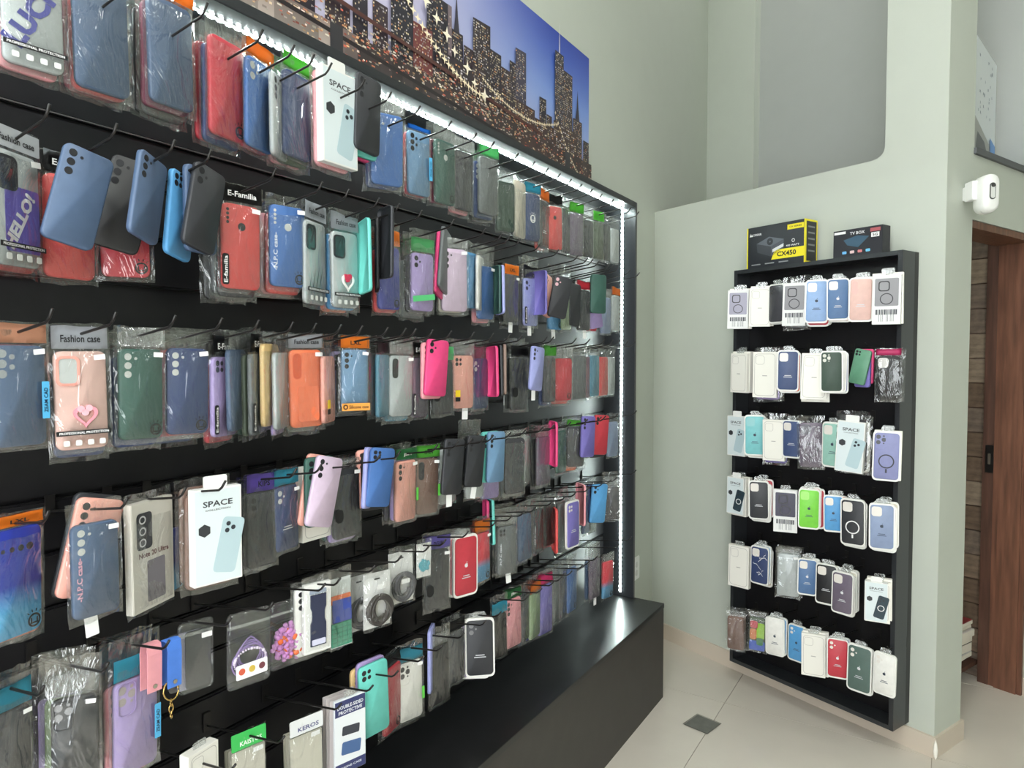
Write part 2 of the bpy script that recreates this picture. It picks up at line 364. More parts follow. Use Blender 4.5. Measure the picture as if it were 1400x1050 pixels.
c_ = obj('print_lines', to_mesh('print_lines', bm, plain((150, 160, 172), .5)), ps_); c_['kind'] = 'stuff'
# ceiling lamps (the first is an added fill for the dark corridor), out of the picture
for i, (x, y, e) in enumerate([(W3(.5, 1.0, 0).x, W3(.5, 1.0, 0).y, .14), (.35, .9, 1.25), (2.2, 1.75, .12), (.6, -1.5, 1), (2.4, -1.3, .45), (-.95, -.9, 1.2)]):
    l = thing('ceiling_lamp', ['white square ceiling lamp in the corridor behind the partition', 'white square ceiling lamp nearest the corner of rack and partition', 'white square ceiling lamp in front of the doorway', 'white square ceiling lamp behind the camera, midway across the shop', 'white square ceiling lamp farthest from the rack', 'white square ceiling lamp over the near end of the rack'][i], 'lamp', (x, y, H_CEIL - .03), rzL, group='ceiling lamps')
    obj('diffuser', box_me('diffuser', -.3, .3, -.3, .3, -.012, .0, mat('lamp_panel_%d' % round(e * 100), (250, 252, 248), .5, emit=LAMP * e)), l)
    bm = bmesh.new(); add_box(bm, -.32, .32, -.32, -.3, -.02, .03); add_box(bm, -.32, .32, .3, .32, -.02, .03); add_box(bm, -.32, -.3, -.3, .3, -.02, .03); add_box(bm, .3, .32, -.3, .3, -.02, .03)
    obj('rim', to_mesh('rim', bm, M_WHITEP), l)
# ================================================================== BENCH
S0, S1 = -4.3, -.692
bn = thing('display_bench', 'long black laminate bench running below the large wall rack', 'bench', CORN, rzL)
obj('top_board', box_me('top_board', S0, S1, -.316, -.001, .416, .438, M_BENCH, .001), bn)
obj('front_panel', box_me('front_panel', S0, S1 - .001, -.314, -.296, 0, .416, M_BENCHF), bn)
obj('end_panel', box_me('end_panel', S1 - .02, S1 - .001, -.296, -.001, 0, .416, M_BENCHF), bn)
# ================================================================== LARGE RACK (slat wall in a box frame with LED strip)
rk = thing('wall_rack', 'large black slat wall rack framed by a white LED strip', 'rack', CORN, rzL)
obj('back_panel', box_me('back_panel', S0, -.692, -.006, -.0005, .439, 2.26, M_BLK), rk)
GP = .098
gz = [1.995 + GP * 3 - GP * k for k in range(0, 19)]
def slat_mesh(h):
    bm = bmesh.new(); x0, x1 = S0, -.712; pr = [(-.006, 0), (-.014, 0), (-.014, .004), (-.02, .004), (-.02, h - .004), (-.014, h - .004), (-.014, h), (-.006, h)]
    a = [bm.verts.new((x0, y, z)) for y, z in pr]; b = [bm.verts.new((x1, y, z)) for y, z in pr]
    for i in range(len(pr)): bm.faces.new((a[i], a[(i + 1) % 8], b[(i + 1) % 8], b[i]))
    bm.faces.new(a); bm.faces.new(list(reversed(b)))
    return to_mesh('slat', bm, M_BLK)
sm = slat_mesh(GP - .005)
lipm = box_me('groove_lip', S0, -.712, -.0215, -.0195, -.0012, .0012, mat('groove_aluminium', (120, 118, 116), .35, metal=.7))
for k in range(1, 19):
    z0 = gz[k] + .0025
    top = gz[k - 1] - .0025
    if z0 < .44: z0 = .44
    if top - z0 < .03: continue
    obj('slat', sm if abs(top - z0 - (GP - .005)) < .002 else slat_mesh(top - z0), rk, (0, 0, z0))
    if k in (3,): obj('groove_lip', lipm, rk, (0, 0, gz[k] + .0035))
fs = obj('frame_side', box_me('frame_side', -.712, -.692, -.172, -.0005, .4385, 2.275, M_FRAME, .0012), rk)
ft = obj('frame_top', box_me('frame_top', S0, -.7125, -.172, -.0005, 2.25, 2.275, M_FRAME, .0012), rk)
M_LED = mat('led_chip', (236, 255, 250), .4, emit=LED)
M_LEDB = mat('led_tape', (230, 236, 232), .5, emit=.5)
def led(n, pitch, vert):
    bm = bmesh.new(); bt = bmesh.new()
    for i in range(n):
        c = -(i + .5) * pitch
        if vert: add_box(bm, -.0028, 0, -.0038, .0038, c - .0050, c + .0050)
        else: add_box(bm, c - .0050, c + .0050, -.0038, .0038, -.0028, 0)
    L = n * pitch
    if vert: add_box(bt, -.0012, .0004, -.005, .005, -L, 0)
    else: add_box(bt, -L, 0, -.005, .005, -.0012, .0004)
    return to_mesh('led_chips', bm, M_LED), to_mesh('led_tape', bt, M_LEDB)
a, b = led(86, .0208, True)
o = obj('led_tape', b, fs, (-.7125, -.108, 2.246)); c = obj('led_chips', a, fs, (-.7128, -.108, 2.246)); c['kind'] = 'stuff'
a, b = led(170, .0208, False)
obj('led_tape', b, ft, (-.716, -.112, 2.2495)); c = obj('led_chips', a, ft, (-.716, -.112, 2.2490)); c['kind'] = 'stuff'
# ================================================================== SKYLINE POSTER (flat print)
def skyline():
    rnd = random.Random(3); V, Fc, Cc = [], [], []
    def P(x, y): q = hit(x, y, CORN + nL * .004, nL); return (q - CORN).dot(dL), q.z
    def poly(pts, col, lay):
        i = len(V)
        for s, z in pts: V.append((s, -.004 - lay * .0002, z))
        Fc.append(list(range(i, i + len(pts)))); Cc.append(col if isinstance(col[0], (tuple, list)) else [col] * len(pts))
    sR = P(805, 150)[0]; sL = -3.6; zT = P(805, 80)[1]; zB = 2.277
    poly([(sL, zB), (sR, zB), (sR, zT), (sL, zT)], (40, 36, 44), 0)
    def sky(s, z):
        u = (s - sL) / (sR - sL); v = (z - zB) / (zT - zB)
        top = Vector((40, 66, 168)); mid = Vector((128, 158, 224)); hor = Vector((214, 205, 226)); pale = Vector((196, 190, 216))
        c = hor.lerp(mid, min(1, v / .55)) if v < .55 else mid.lerp(top, (v - .55) / .45)
        c = pale.lerp(c, max(0, min(1, (u - .55) / .32))); return tuple(c)
    nx, nz = 24, 8
    for i in range(nx):
        for k in range(nz):
            q = [(sL + (sR - sL) * (i + a) / nx, zB + .12 + (zT - zB - .12) * (k + b) / nz) for a, b in ((0, 0), (1, 0), (1, 1), (0, 1))]
            poly(q, [sky(*t) for t in q], 1)
    cr = lambda x, y: (340 + x / 2.917, y / 2.917)
    def bld(x0, x1, yt, col, lit, roof=None, yt1=None, warm=.5):
        a = P(*cr(x0, yt)); b = P(*cr(x1, yt1 if yt1 is not None else yt))
        zt0, zt1 = a[1], (b[1] if yt1 is not None else a[1]); s0, s1 = a[0], b[0]
        poly([(s0, zB), (s1, zB), (s1, zt1), (s0, zt0)], col, 2 + lay[0]); 
        if roof: roof((s0 + s1) / 2, zt0, s1 - s0)
        zt = min(zt0, zt1); cw = max(.0065, (s1 - s0) / 14); ch = .0085; z = zt - .012
        while z > 2.30:
            s = s0 + cw * .3
            while s < s1 - cw:
                if rnd.random() < lit:
                    t = rnd.random(); c = (255, 232, 190) if t < warm else (236, 228, 232) if t < .85 else (240, 170, 110)
                    d = rnd.uniform(.45, 1); c = tuple(v * d + 30 * (1 - d) for v in c)
                    poly([(s, z), (s + cw * rnd.uniform(.4, .9), z), (s + cw * .7, z + ch * .55), (s, z + ch * .55)], c, 3 + lay[0])
                s += cw
            z -= ch
        lay[0] += 2
    lay = [0]
    def spire(s, z, w): poly([(s - w * .22, z), (s + w * .22, z), (s + w * .1, z + .05), (s, z + .13), (s - w * .1, z + .05)], (52, 48, 62), 2 + lay[0])
    def mast(s, z, w): poly([(s - .004, z), (s + .004, z), (s, z + .13)], (225, 220, 225), 2 + lay[0])
    D = (44, 38, 48); E_ = (58, 46, 52)
    # far and small first
    bld(-700, -560, -160, D, .3); bld(-520, -400, -60, E_, .35); bld(-380, -250, -150, D, .3); bld(-230, -140, -80, E_, .3); bld(-120, 20, -170, D, .3); bld(40, 130, -70, E_, .35); bld(160, 260, -140, D, .3)
    bld(300, 400, -30, E_, .3); bld(410, 470, -70, D, .3); bld(490, 550, -5, E_, .4); bld(800, 850, 110, D, .35, spire); bld(1290, 1325, 470, E_, .45, spire); bld(1330, 1352, 560, D, .35)
    bld(1155, 1182, 385, D, .4, None, 400); bld(1183, 1204, 455, E_, .5); bld(1035, 1066, 240, D, .4); bld(990, 1042, 258, E_, .45)
    bld(1058, 1100, 190, (66, 62, 80), .4, None, 215); bld(955, 1000, 195, D, .45, None, 225); bld(850, 893, 180, E_, .4)
    bld(1248, 1284, 280, E_, .45); bld(1215, 1249, 200, (48, 46, 60), .5, mast); bld(886, 955, 70, (50, 42, 48), .5, None, 110)
    bld(700, 785, -40, (40, 36, 46), .42); bld(785, 800, 20, (120, 104, 110), .2); bld(555, 645, -60, (38, 36, 46), .35); bld(645, 722, 85, (112, 56, 56), .45, None, 130); bld(735, 880, 190, (52, 42, 48), .4)
    bld(880, 935, 260, (60, 46, 50), .5); bld(925, 1060, 320, (52, 42, 48), .55); bld(1050, 1130, 395, (70, 50, 50), .55); bld(1130, 1215, 470, (64, 46, 46), .55); bld(1205, 1300, 480, (66, 48, 46), .5)
    # waterfront glow, bridge deck and cables
    L0 = 5 + lay[0]
    z0 = 2.33
    for i in range(60):
        s0 = sL + (sR - sL) * i / 60; s1 = sL + (sR - sL) * (i + 1) / 60; g = rnd.uniform(.75, 1.1); k = i / 60
        ct = (66 * g, 52 * g, 52 * g); cb = (92 * g, 62 * g, 56 * g) if k > .75 else (214 * g, 204 * g, 192 * g) if k < .42 else (84 * g, 80 * g, 82 * g)  # pale left end of the band is gloss glare put into the colour
        if k < .46: ct = (150 * g, 130 * g, 124 * g)
        poly([(s0, zB), (s1, zB), (s1, z0 + .10), (s0, z0 + .10)], [cb, cb, ct, ct], L0)
    for i in range(1500):
        s = rnd.uniform(sL + .3, sR); z = z0 + (rnd.gauss(.085, .03) if s < -1.4 else abs(rnd.gauss(.03, .05))); d = rnd.uniform(.55, 1.0); wdt = rnd.uniform(.003, .014); h = rnd.uniform(.002, .006)
        c = rnd.choice([(255, 206, 150), (255, 230, 196), (240, 150, 110), (228, 112, 90), (255, 244, 225), (250, 226, 214)])
        poly([(s, z), (s + wdt, z), (s + wdt, z + h), (s, z + h)], tuple(v * d for v in c), L0 + 1)
    for zc, cc in ((z0 + .12, (84, 50, 46)), (z0 + .028, (40, 32, 36))):
        poly([(sL, zc + .10), (sR - .45, zc - .012), (sR - .45, zc), (sL, zc + .112)], cc, L0 + 2)
    # suspension cables strung with lights, starburst lamps
    def sparkle(s, z, r, c, lay_): poly([(s + r * math.cos(math.pi * k / 4) * (1 if k % 2 == 0 else .32), z + r * math.sin(math.pi * k / 4) * (1 if k % 2 == 0 else .32)) for k in range(8)], c, lay_)
    for (sa, za, sb, zb2, sag, n) in ((-2.35, 2.86, -1.72, 2.46, .10, 30), (-1.72, 2.52, -1.18, 2.52, .05, 40), (-1.20, 2.56, -.89, 2.33, .05, 26), (-3.2, 2.6, -2.35, 2.86, .12, 26)):
        for i in range(n):
            t = i / (n - 1); s = sa + (sb - sa) * t; z = za + (zb2 - za) * t - sag * 4 * t * (1 - t); sparkle(s, z, .009 if sa > -2 else .016, (255, 238, 205), L0 + 3)
    for i in range(9): sparkle(-2.15 + i * .055 + rnd.uniform(-.01, .01), 2.72 - i * .032 + rnd.uniform(-.01, .01), rnd.uniform(.018, .03), (255, 244, 222), L0 + 4)
    for s0 in (-1.115, -2.42): # masonry bridge towers
        poly([(s0, zB), (s0 + .045, zB), (s0 + .045, 2.43), (s0, 2.43)], (56, 54, 58), L0 + 5)
    # gloss glare at the left is painted into the print colours
    me = bpy.data.meshes.new('print'); me.from_pydata(V, [], Fc); ca = me.color_attributes.new('Col', 'FLOAT_COLOR', 'CORNER')
    k = 0
    for cols in Cc:
        for c in cols: ca.data[k].color = lin([max(0, min(255, v)) for v in c]); k += 1
    m = bpy.data.materials.new('poster_print'); m.use_nodes = True; b = m.node_tree.nodes['Principled BSDF']; at = m.node_tree.nodes.new('ShaderNodeVertexColor'); at.layer_name = 'Col'
    m.node_tree.links.new(at.outputs[0], b.inputs['Base Color']); b.inputs['Roughness'].default_value = .32
    me.materials.append(m); return me, sL, sR, zB, zT
pm, sL, sR, zB, zT = skyline()
po = thing('skyline_poster', 'long wall poster of a city skyline with lit towers at dusk', 'poster', CORN, rzL)
obj('sheet', box_me('sheet', sL, sR, -.004, -.0005, zB, zT, plain((60, 60, 70))), po); pr = obj('print', pm, po); pr['kind'] = 'stuff'
# ================================================================== MERCHANDISE: meshes
CW, CH, CT = .076, .160, .0095             # phone case
def case_me():
    bm = bmesh.new(); r = .011; i1 = rrect(CW - .004, CH - .004, r - .002, 4, .002); o = rrect(CW, CH, r, 4); i2 = rrect(CW - .0036, CH - .0036, r - .0018, 4, .0018)
    add_rings(bm, [(i1, -CT / 2), (o, -CT / 2 + .0022), (o, CT / 2), (i2, CT / 2), (i2, -CT / 2 + .0016)])
    me = to_mesh('case', bm, None, True)
    return me
CASE = case_me()
YF = -CT / 2 - .0003
LAY = {
    'tri': [(-.024, .146, .0062), (-.024, .1305, .0062), (-.024, .115, .0062), (-.0105, .143, .0026)],
    'duo': [(-.024, .145, .0068), (-.024, .126, .0068), (-.011, .136, .003)],
    'five': [(-.025, .147, .0068), (-.025, .131, .0068), (-.025, .115, .0068), (-.011, .142, .0042), (-.011, .126, .0042)],
    'fp': [(0, .118, .0078), (-.028, .148, .003), (-.028, .140, .003), (-.028, .132, .003), (-.028, .124, .003)],
    'four': [(-.026, .147, .0058), (-.026, .134, .0058), (-.0125, .147, .0045), (-.0125, .134, .0045)],
    'trio': [(-.026, .146, .0072), (-.026, .127, .0072), (-.009, .1365, .0072), (-.0095, .149, .003), (-.0095, .124, .0025)],
    'row': [(-.024 + .014 * k, .130, .0032 + .0008 * k) for k in range(4)],
}
def cam_me(lay):
    def make():
        bm = bmesh.new()
        if lay == 'sq': add_plate(bm, rrect(.034, .036, .009, 4, .118, -.017), YF, YF + .002)
        elif lay == 'pill': add_plate(bm, rrect(.020, .052, .009, 4, .100, -.022), YF, YF + .002)
        elif lay == 'win': add_plate(bm, rrect(.026, .040, .006, 4, .108, -.019), YF - .0008, YF + .002)
        else:
            for x, z, r in LAY[lay]: add_plate(bm, circle(x, z, r, 12), YF, YF + .002)
        return to_mesh('camera_cutout', bm)
    return cached(('cam', lay), make)
def ring_me(lay):
    """raised rim round the camera window"""
    def make():
        bm = bmesh.new()
        if lay == 'win': a, b = rrect(.034, .048, .009, 4, .104, -.019), rrect(.026, .040, .006, 4, .108, -.019)
        elif lay == 'sq': a, b = rrect(.038, .040, .010, 4, .116, -.017), rrect(.032, .034, .008, 4, .119, -.017)
        else: a, b = rrect(.032, .056, .010, 4, .102, -.018), rrect(.029, .053, .009, 4, .1035, -.018)
        add_rings(bm, [(b, YF - .0006), (b, YF - .0016), (a, YF - .0016), (a, YF + .002)], False, False)
        return to_mesh('camera_rim', bm)
    return cached(('rim', lay), make)
def bag_me(v):
    """unit bag 0.092 x 0.205, pillow round a case, flat at top and bottom seals; wrinkled"""
    def make():
        bm = bmesh.new(); W_, H_ = .092, .205; nx, nz = 8, 14; off = Vector((v * 7.3, v * 3.1, v * 1.7)); sides = []
        for sg in (-1, 1):
            g = []
            for k in range(nz + 1):
                row = []
                for i in range(nx + 1):
                    u, t = i / nx, k / nz; x = (u - .5) * W_; z = t * H_
                    ex = min(1, min(u, 1 - u) / .09); ez = min(1, t / .05, max(0, (.84 - t) / .06) if t > .78 else 1); ez = max(0, ez)
                    prof = (ex * ez) ** .5
                    wv = noise.noise(Vector((x * 42, sg * 2, z * 26)) + off) * .0016 + noise.noise(Vector((x * 90, sg * 5, z * 60)) + off) * .0009
                    y = sg * (.0058 * prof) + (wv if sg < 0 else wv * .6) * (1.0 if t > .8 else .65)
                    if t > .84: y += noise.noise(Vector((x * 30, 9, z * 30)) + off) * .005
                    if t < .05: y += noise.noise(Vector((x * 50, 4, 0)) + off) * .004
                    xx = x + noise.noise(Vector((z * 40, 1 if u < .5 else 8, 0)) + off) * .0018 * (1 if i in (0, nx) else 0)
                    zz_ = z + (noise.noise(Vector((x * 45, 2, 0)) + off) * .005 if k in (0, nz) else 0)
                    row.append(bm.verts.new((xx, y + (.0 if 0 < i < nx and 0 < k < nz else -sg * .0), zz_)))
                g.append(row)
            sides.append(g)
            for k in range(nz):
                for i in range(nx): bm.faces.new((g[k][i], g[k][i + 1], g[k + 1][i + 1], g[k + 1][i]) if sg < 0 else (g[k][i], g[k + 1][i], g[k + 1][i + 1], g[k][i + 1]))
        bmesh.ops.remove_doubles(bm, verts=bm.verts, dist=1e-5)
        return to_mesh('bag', bm, M_BAG, True, False)
    return cached(('bag', v), make)
def plate_me(key, w_, h_, r, t=.0006): return cached(('plate', key, w_, h_, r, t), lambda: (lambda bm: (add_plate(bm, rrect(w_, h_, r, 3), -t, 0), to_mesh(key, bm))[1])(bmesh.new()))
def header_me(v):
    def make():
        bm = bmesh.new(); nx, nz = 8, 3; g = []; off = Vector((v * 5.1, v * 2.3, 0))
        for k in range(nz + 1):
            row_ = []
            for i_ in range(nx + 1):
                x, z = (i_ / nx - .5) * .082, k / nz * .030; q = noise.noise(Vector((x * 38, 0, z * 20)) + off)
                zt = z + (noise.noise(Vector((x * 30, 3, 0)) + off) * .004 if k == nz else 0)
                row_.append(bm.verts.new((x, -.001 + q * .0035, zt)))
            g.append(row_)
        for k in range(nz):
            for i_ in range(nx): bm.faces.new((g[k][i_], g[k][i_ + 1], g[k + 1][i_ + 1], g[k + 1][i_]))
        bmesh.ops.solidify(bm, geom=list(bm.faces), thickness=.0006)
        return to_mesh('header_card', bm, None, True)
    return cached(('header', v), make)
def emblem_me():
    def make():
        bm = bmesh.new(); add_annulus(bm, 0, 0, .0056, .0078, 0, 16)
        for x in (-.0036, .0036): add_flat(bm, [(x - .0009, -.002), (x + .0009, -.002), (x + .0009, .003), (x - .0009, .003)], 0)
        add_flat(bm, [(-.0045, -.0038), (.0045, -.0038), (.0045, -.002), (-.0045, -.002)], 0)
        for k in range(4):
            a = math.radians(50 + 27 * k); c, s_ = math.cos(a), math.sin(a); add_flat(bm, [(.0095 * c - .0007, .0095 * s_), (.0095 * c + .0007, .0095 * s_), (.0125 * c + .0007, .0125 * s_), (.0125 * c - .0007, .0125 * s_)], 0)
        return to_mesh('emblem', bm)
    return cached('emblem', make)
def apple_me():
    def make():
        bm = bmesh.new(); pts = []
        for k in range(28):
            a = 2 * math.pi * k / 28; r = .0062 * (1 - .16 * max(0, math.sin(a)) ** 6 - .10 * max(0, -math.sin(a)) ** 8)
            x, z = r * math.cos(a) * .95, r * math.sin(a)
            d = math.hypot(x - .0075, z - .0008)
            if d < .0032: x, z = .0075 + (x - .0075) * .0032 / d - .0, .0008 + (z - .0008) * .0032 / d
            pts.append((x, z))
        add_flat(bm, pts, 0); add_flat(bm, [(.0004, .0068), (.0022, .0072), (.0034, .0092), (.0036, .0104), (.0016, .0096), (.0005, .0082)], 0)
        return to_mesh('emblem', bm)
    return cached('apple', make)
def heart(cx, cz, r, n=28): return [(cx + r * .95 * (math.sin(t) ** 3), cz + r * (13 * math.cos(t) - 5 * math.cos(2 * t) - 2 * math.cos(3 * t) - math.cos(4 * t)) / 16) for t in [2 * math.pi * k / n for k in range(n)]]
def hook_me():
    bm = bmesh.new(); L = .235; r = .0024
    add_tube(bm, [(0, 0, 0), (0, -.04, .0056), (0, -L * .6, .0056 + (L * .6 - .04) * .14), (0, -L, .0056 + (L - .04) * .14), (0, -L - .009, .0056 + (L - .04) * .14 + .006), (0, -L - .02, .0056 + (L - .04) * .14 + .019)], r, 6)
    return to_mesh('wire', bm, M_HOOK, True)
HOOKW = hook_me(); HOOKP = box_me('back_plate', -.009, .009, -.003, .0, -.012, .03, M_HOOK, .001)
HOOKS = cached('hook_short', lambda: (lambda bm: (add_tube(bm, [(0, 0, 0), (0, -.12, .006), (0, -.13, .012), (0, -.136, .02)], .0018, 6), to_mesh('wire', bm, M_HOOK, True))[1])(bmesh.new()))
def hook(pos, rz, label, group, short=False):
    h = thing('peg_hook', label, 'hook', pos, rz, group=group); obj('wire', HOOKS if short else HOOKW, h); obj('back_plate', HOOKP, h); return h
# colour names -> rgb as the things look in daylight
C = dict(slate=(74, 96, 128), navy=(50, 66, 112), red=(204, 52, 66), coral=(226, 74, 72), blue=(60, 106, 176), sky=(78, 156, 216), charcoal=(48, 50, 54), black=(28, 28, 31), pink=(236, 150, 158), hotpink=(238, 58, 124),
         peach=(240, 164, 146), lilac=(168, 146, 204), pinklilac=(208, 184, 208), lavender=(154, 160, 220), purple=(118, 108, 190), indigo=(64, 70, 164), green=(52, 92, 82), darkgreen=(48, 70, 58), sage=(140, 164, 120), mint=(96, 204, 190), teal=(74, 140, 168),
         steel=(104, 146, 184), orange=(248, 116, 70), brown=(122, 90, 78), taupe=(140, 114, 102), white=(232, 230, 222), grey=(102, 107, 108), clear=(178, 184, 184), beige=(214, 204, 184), yellow=(228, 190, 122), olive=(82, 94, 76), maroon=(132, 60, 82), lime=(116, 216, 52),
         aqua=(112, 196, 200), palemint=(150, 200, 184), rose=(222, 178, 166), babyblue=(138, 172, 220), bluegrey=(132, 150, 184), smoke=(70, 70, 74), mauve=(108, 98, 112), denim=(80, 116, 164), dusk=(64, 82, 126), pine=(82, 106, 98), iris=(132, 136, 186), forest=(52, 74, 60), jade=(88, 146, 114))
CN = dict(slate='slate blue', navy='navy blue', hotpink='hot pink', pinklilac='pale pink-lilac', darkgreen='dark green', steel='steel blue', sky='sky blue', palemint='pale mint', babyblue='light blue', bluegrey='blue-grey', clear='frosted clear', smoke='smoky grey', lime='lime green', grey='mid grey', beige='beige-grey', green='deep green', denim='denim blue', dusk='dusky blue', pine='pine green', iris='iris blue', forest='forest green', jade='jade green')
def cname(c): return CN.get(c, c)
def case_mat(c):
    if c == 'g_blue': return grad('grad_blue', (44, 58, 160), (90, 176, 226), .22, .48)
    if c == 'g_red': return grad('grad_red', (224, 62, 78), (86, 158, 206), .3, .46)
    if c in ('clear', 'smoke', 'mauve'): return mat('gloss_' + c, C[c], .2, var=.06, scale=30)
    return silicone(C[c])
GN = dict(g_blue='indigo to sky blue gradient', g_red='red to blue gradient')
def put_case(p, c, lay, sc, camc=None, y=0.0, naked=False):
    o = obj('case', CASE, p, (0, y, 0), scale=sc, m=case_mat(c))
    if lay:
        cc = camc or ((196, 198, 194) if not naked and c in ('green', 'navy', 'slate', 'blue') else (40, 40, 44))  # flat discs; the pale grey paints light showing through the holes
        obj('camera_cutout', cam_me(lay), o, m=plain(cc, .3))
        if lay in ('win',): obj('camera_rim', ring_me(lay), o, m=plain(camc and (236, 160, 146) or (52, 52, 54), .4))
        if lay in ('trio',): obj('camera_rim', ring_me('trio'), o, m=case_mat(c))
    return o
def extras(p, o, ex, c, sc):
    """marks printed on or hung from a case; p thing, o case part (unscaled local case frame)"""
    for e in ex.split():
        if e == 'ef':
            l = obj('side_label', plate_me('side_label', .013, .058, .004), o, (-CW / 2 + .004, YF - .003, .006), m=M_BLACKP)
            lettering('E-familia', l, 0, -.001, .029, .050, .0075, (240, 240, 238), -math.pi / 2)
        elif e == 'npc': lettering('-N.P.C case-', o, -CW / 2 + .010, YF - .0005, .068, .074, .009, {'steel': (80, 70, 80)}.get(c, (226, 170, 186) if c == 'slate' else (225, 228, 235)), -math.pi / 2)
        elif e == 'mk': obj('emblem', emblem_me(), o, (CW / 2 - .014, YF - .0005, .016), scale=(1.35, 1, 1.35), m=M_BLACKP)
        elif e == 'pp':
            b = obj('strip', plate_me('strip', .080, .0075, .0005), o, (0, YF - .006, .024), m=M_BLACKP); lettering('PROFESSIONAL PROTECTION', b, 0, -.001, .0038, .072, .004, (240, 240, 240))
            for k in range(4): obj('symbol', plate_me('symbol', .009, .009, .002), o, (-.026 + k * .0175, YF - .006, .007), m=plain((214, 216, 212)))
        elif e == 'heart':
            bm = bmesh.new(); a, b = heart(.004, .055, .019), heart(.004, .055, .0135); add_rings(bm, [(b, YF - .001), (b, YF - .0035), (a, YF - .0035), (a, YF)], False, False)
            hm = obj('heart_charm', to_mesh('heart_charm', bm, None), o, m=plain((246, 150, 164) if c == 'rose' else (240, 236, 232)))
            bm = bmesh.new(); 
            for x, z in ((-.003, .066), (.009, .067), (.003, .060)): add_plate(bm, circle(x, z, .0055, 10), YF - .004, YF)
            obj('charm_beads', to_mesh('charm_beads', bm, plain((244, 180, 190) if c == 'rose' else (214, 52, 84))), hm)
        elif e == 'claw':
            bm = bmesh.new()
            for k in range(4):
                x, z = -.026 + k * .014, .030 + k * .006; add_flat(bm, [(x - .006, z - .018), (x - .001, z), (x + .010, z + .034), (x + .003, z + .004)], YF - .0006)
            q = obj('claw_print', to_mesh('claw_print', bm, M_BLACKP), o); q['kind'] = 'stuff'
        elif e == 'sq_st': obj('price_sticker', plate_me('price_sticker', .017, .0085, .0006), o, (CW / 2 - .012, YF - .0065, CH - .014), rot=(0, random.uniform(-.12, .12), 0), m=M_WHITEP)
        elif e == 'tag':
            t = obj('price_tag', plate_me('price_tag', .021, .034, .0015), p, (random.uniform(-.008, .012), .002, -.034), rot=(0, random.uniform(-.1, .1), 0), m=M_WHITEP)
            bm = bmesh.new(); add_tube(bm, [(0, 0, .033), (.001, 0, .05), (0, 0, .07)], .0003, 4); obj('tag_string', to_mesh('tag_string', bm, M_WHITEP), t)
        elif e == 'card': obj('card_slot', plate_me('card_slot', .05, .072, .006, .0022), o, (.002, YF + .001, .012), m=case_mat(c))
        elif e == 'ring':
            bm = bmesh.new(); add_annulus(bm, 0, .062, .0205, .0245, YF - .0006, 28); add_flat(bm, [(-.0028, .022), (.0028, .022), (.0028, .036), (-.0028, .036)], YF - .0006)
            q = obj('magnet_ring', to_mesh('magnet_ring', bm), o, m=plain((232, 232, 230) if c in ('charcoal', 'smoke2', 'black') else (52, 52, 60)))
        elif e == 'apple':
            dk = c in ('babyblue', 'aqua', 'palemint', 'sky', 'bluegrey', 'white', 'lime', 'teal')
            obj('emblem', apple_me(), o, (0, YF - .0004, .082), m=plain((52, 62, 76) if dk else (214, 214, 216)))
            bm = bmesh.new()
            for zc, ww in ((.052, .022), (.046, .030)): add_flat(bm, [(-ww / 2, zc), (ww / 2, zc), (ww / 2, zc + .0024), (-ww / 2, zc + .0024)], YF - .0004)
            q = obj('caption_print', to_mesh('caption_print', bm), o, m=plain((70, 80, 96) if dk else (200, 202, 206))); q['kind'] = 'stuff'
        elif e == 'cap':
            bm = bmesh.new()
            for zc, ww in ((.058, .026), (.052, .034)): add_flat(bm, [(-ww / 2, zc), (ww / 2, zc), (ww / 2, zc + .0026), (-ww / 2, zc + .0026)], YF - .0004)
            q = obj('caption_print', to_mesh('caption_print', bm), o, m=plain((206, 208, 212))); q['kind'] = 'stuff'
        elif e == 'slab':  # light blue side sticker
            l = obj('side_label', plate_me('side_label', .011, .060, .0005), o, (CW / 2 - .004, YF - .006, .042), m=plain((86, 178, 226)));
            lettering('ZEAM CAD', l, 0, -.001, .030, .040, .006, (20, 40, 70), -math.pi / 2)
        elif e == 'gslab': obj('side_label', plate_me('side_label', .008, .034, .0005), o, (CW / 2 - .002, YF - .006, .05), m=plain((96, 196, 74)))
        elif e == 'oval':  # round black label on the side
            obj('round_label', plate_me('round_label', .022, .030, .009), o, (-CW / 2 + .010, YF - .006, .040), m=M_BLACKP)
        elif e == 'ylab':
            obj('yellow_label', plate_me('yellow_label', .018, .020, .001), o, (-CW / 2 + .011, YF - .006, .036), m=plain((246, 208, 40))); obj('black_label', plate_me('black_label', .018, .012, .001), o, (-CW / 2 + .011, YF - .006, .022), m=M_BLACKP)
        elif e == 'stripe':
            l = obj('bottom_label', plate_me('bottom_label', .080, .020, .0005), o, (0, YF - .006, -.004), m=plain((232, 158, 72))); lettering('Silicone case', l, .008, -.001, .010, .056, .009, (60, 36, 20))
            bm = bmesh.new(); add_annulus(bm, -.030, .010, .004, .0068, -.0012, 14); obj('label_ring', to_mesh('label_ring', bm, M_BLACKP), l)
        elif e == 'star': obj('tree_print', emblem_me(), o, (0, YF - .0005, .075), scale=(1.8, 1, 1.8), m=M_WHITEP)
        elif e == 'greenband':
            l = obj('green_band', plate_me('green_band', .078, .016, .0005), o, (0, YF - .006, .028), rot=(0, -.14, 0), m=plain((88, 190, 120)))
        elif e == 'marble':
            bm = bmesh.new(); rr_ = random.Random(5)
            for k in range(7):
                x, z = rr_.uniform(-.03, .01), rr_.uniform(.02, .12)
                for j_ in range(5):
                    x2, z2 = x + rr_.uniform(0, .012), z + rr_.uniform(-.012, .012); add_flat(bm, [(x, z), (x2, z2), (x2, z2 + .002), (x, z + .003)], YF - .0005); x, z = x2, z2
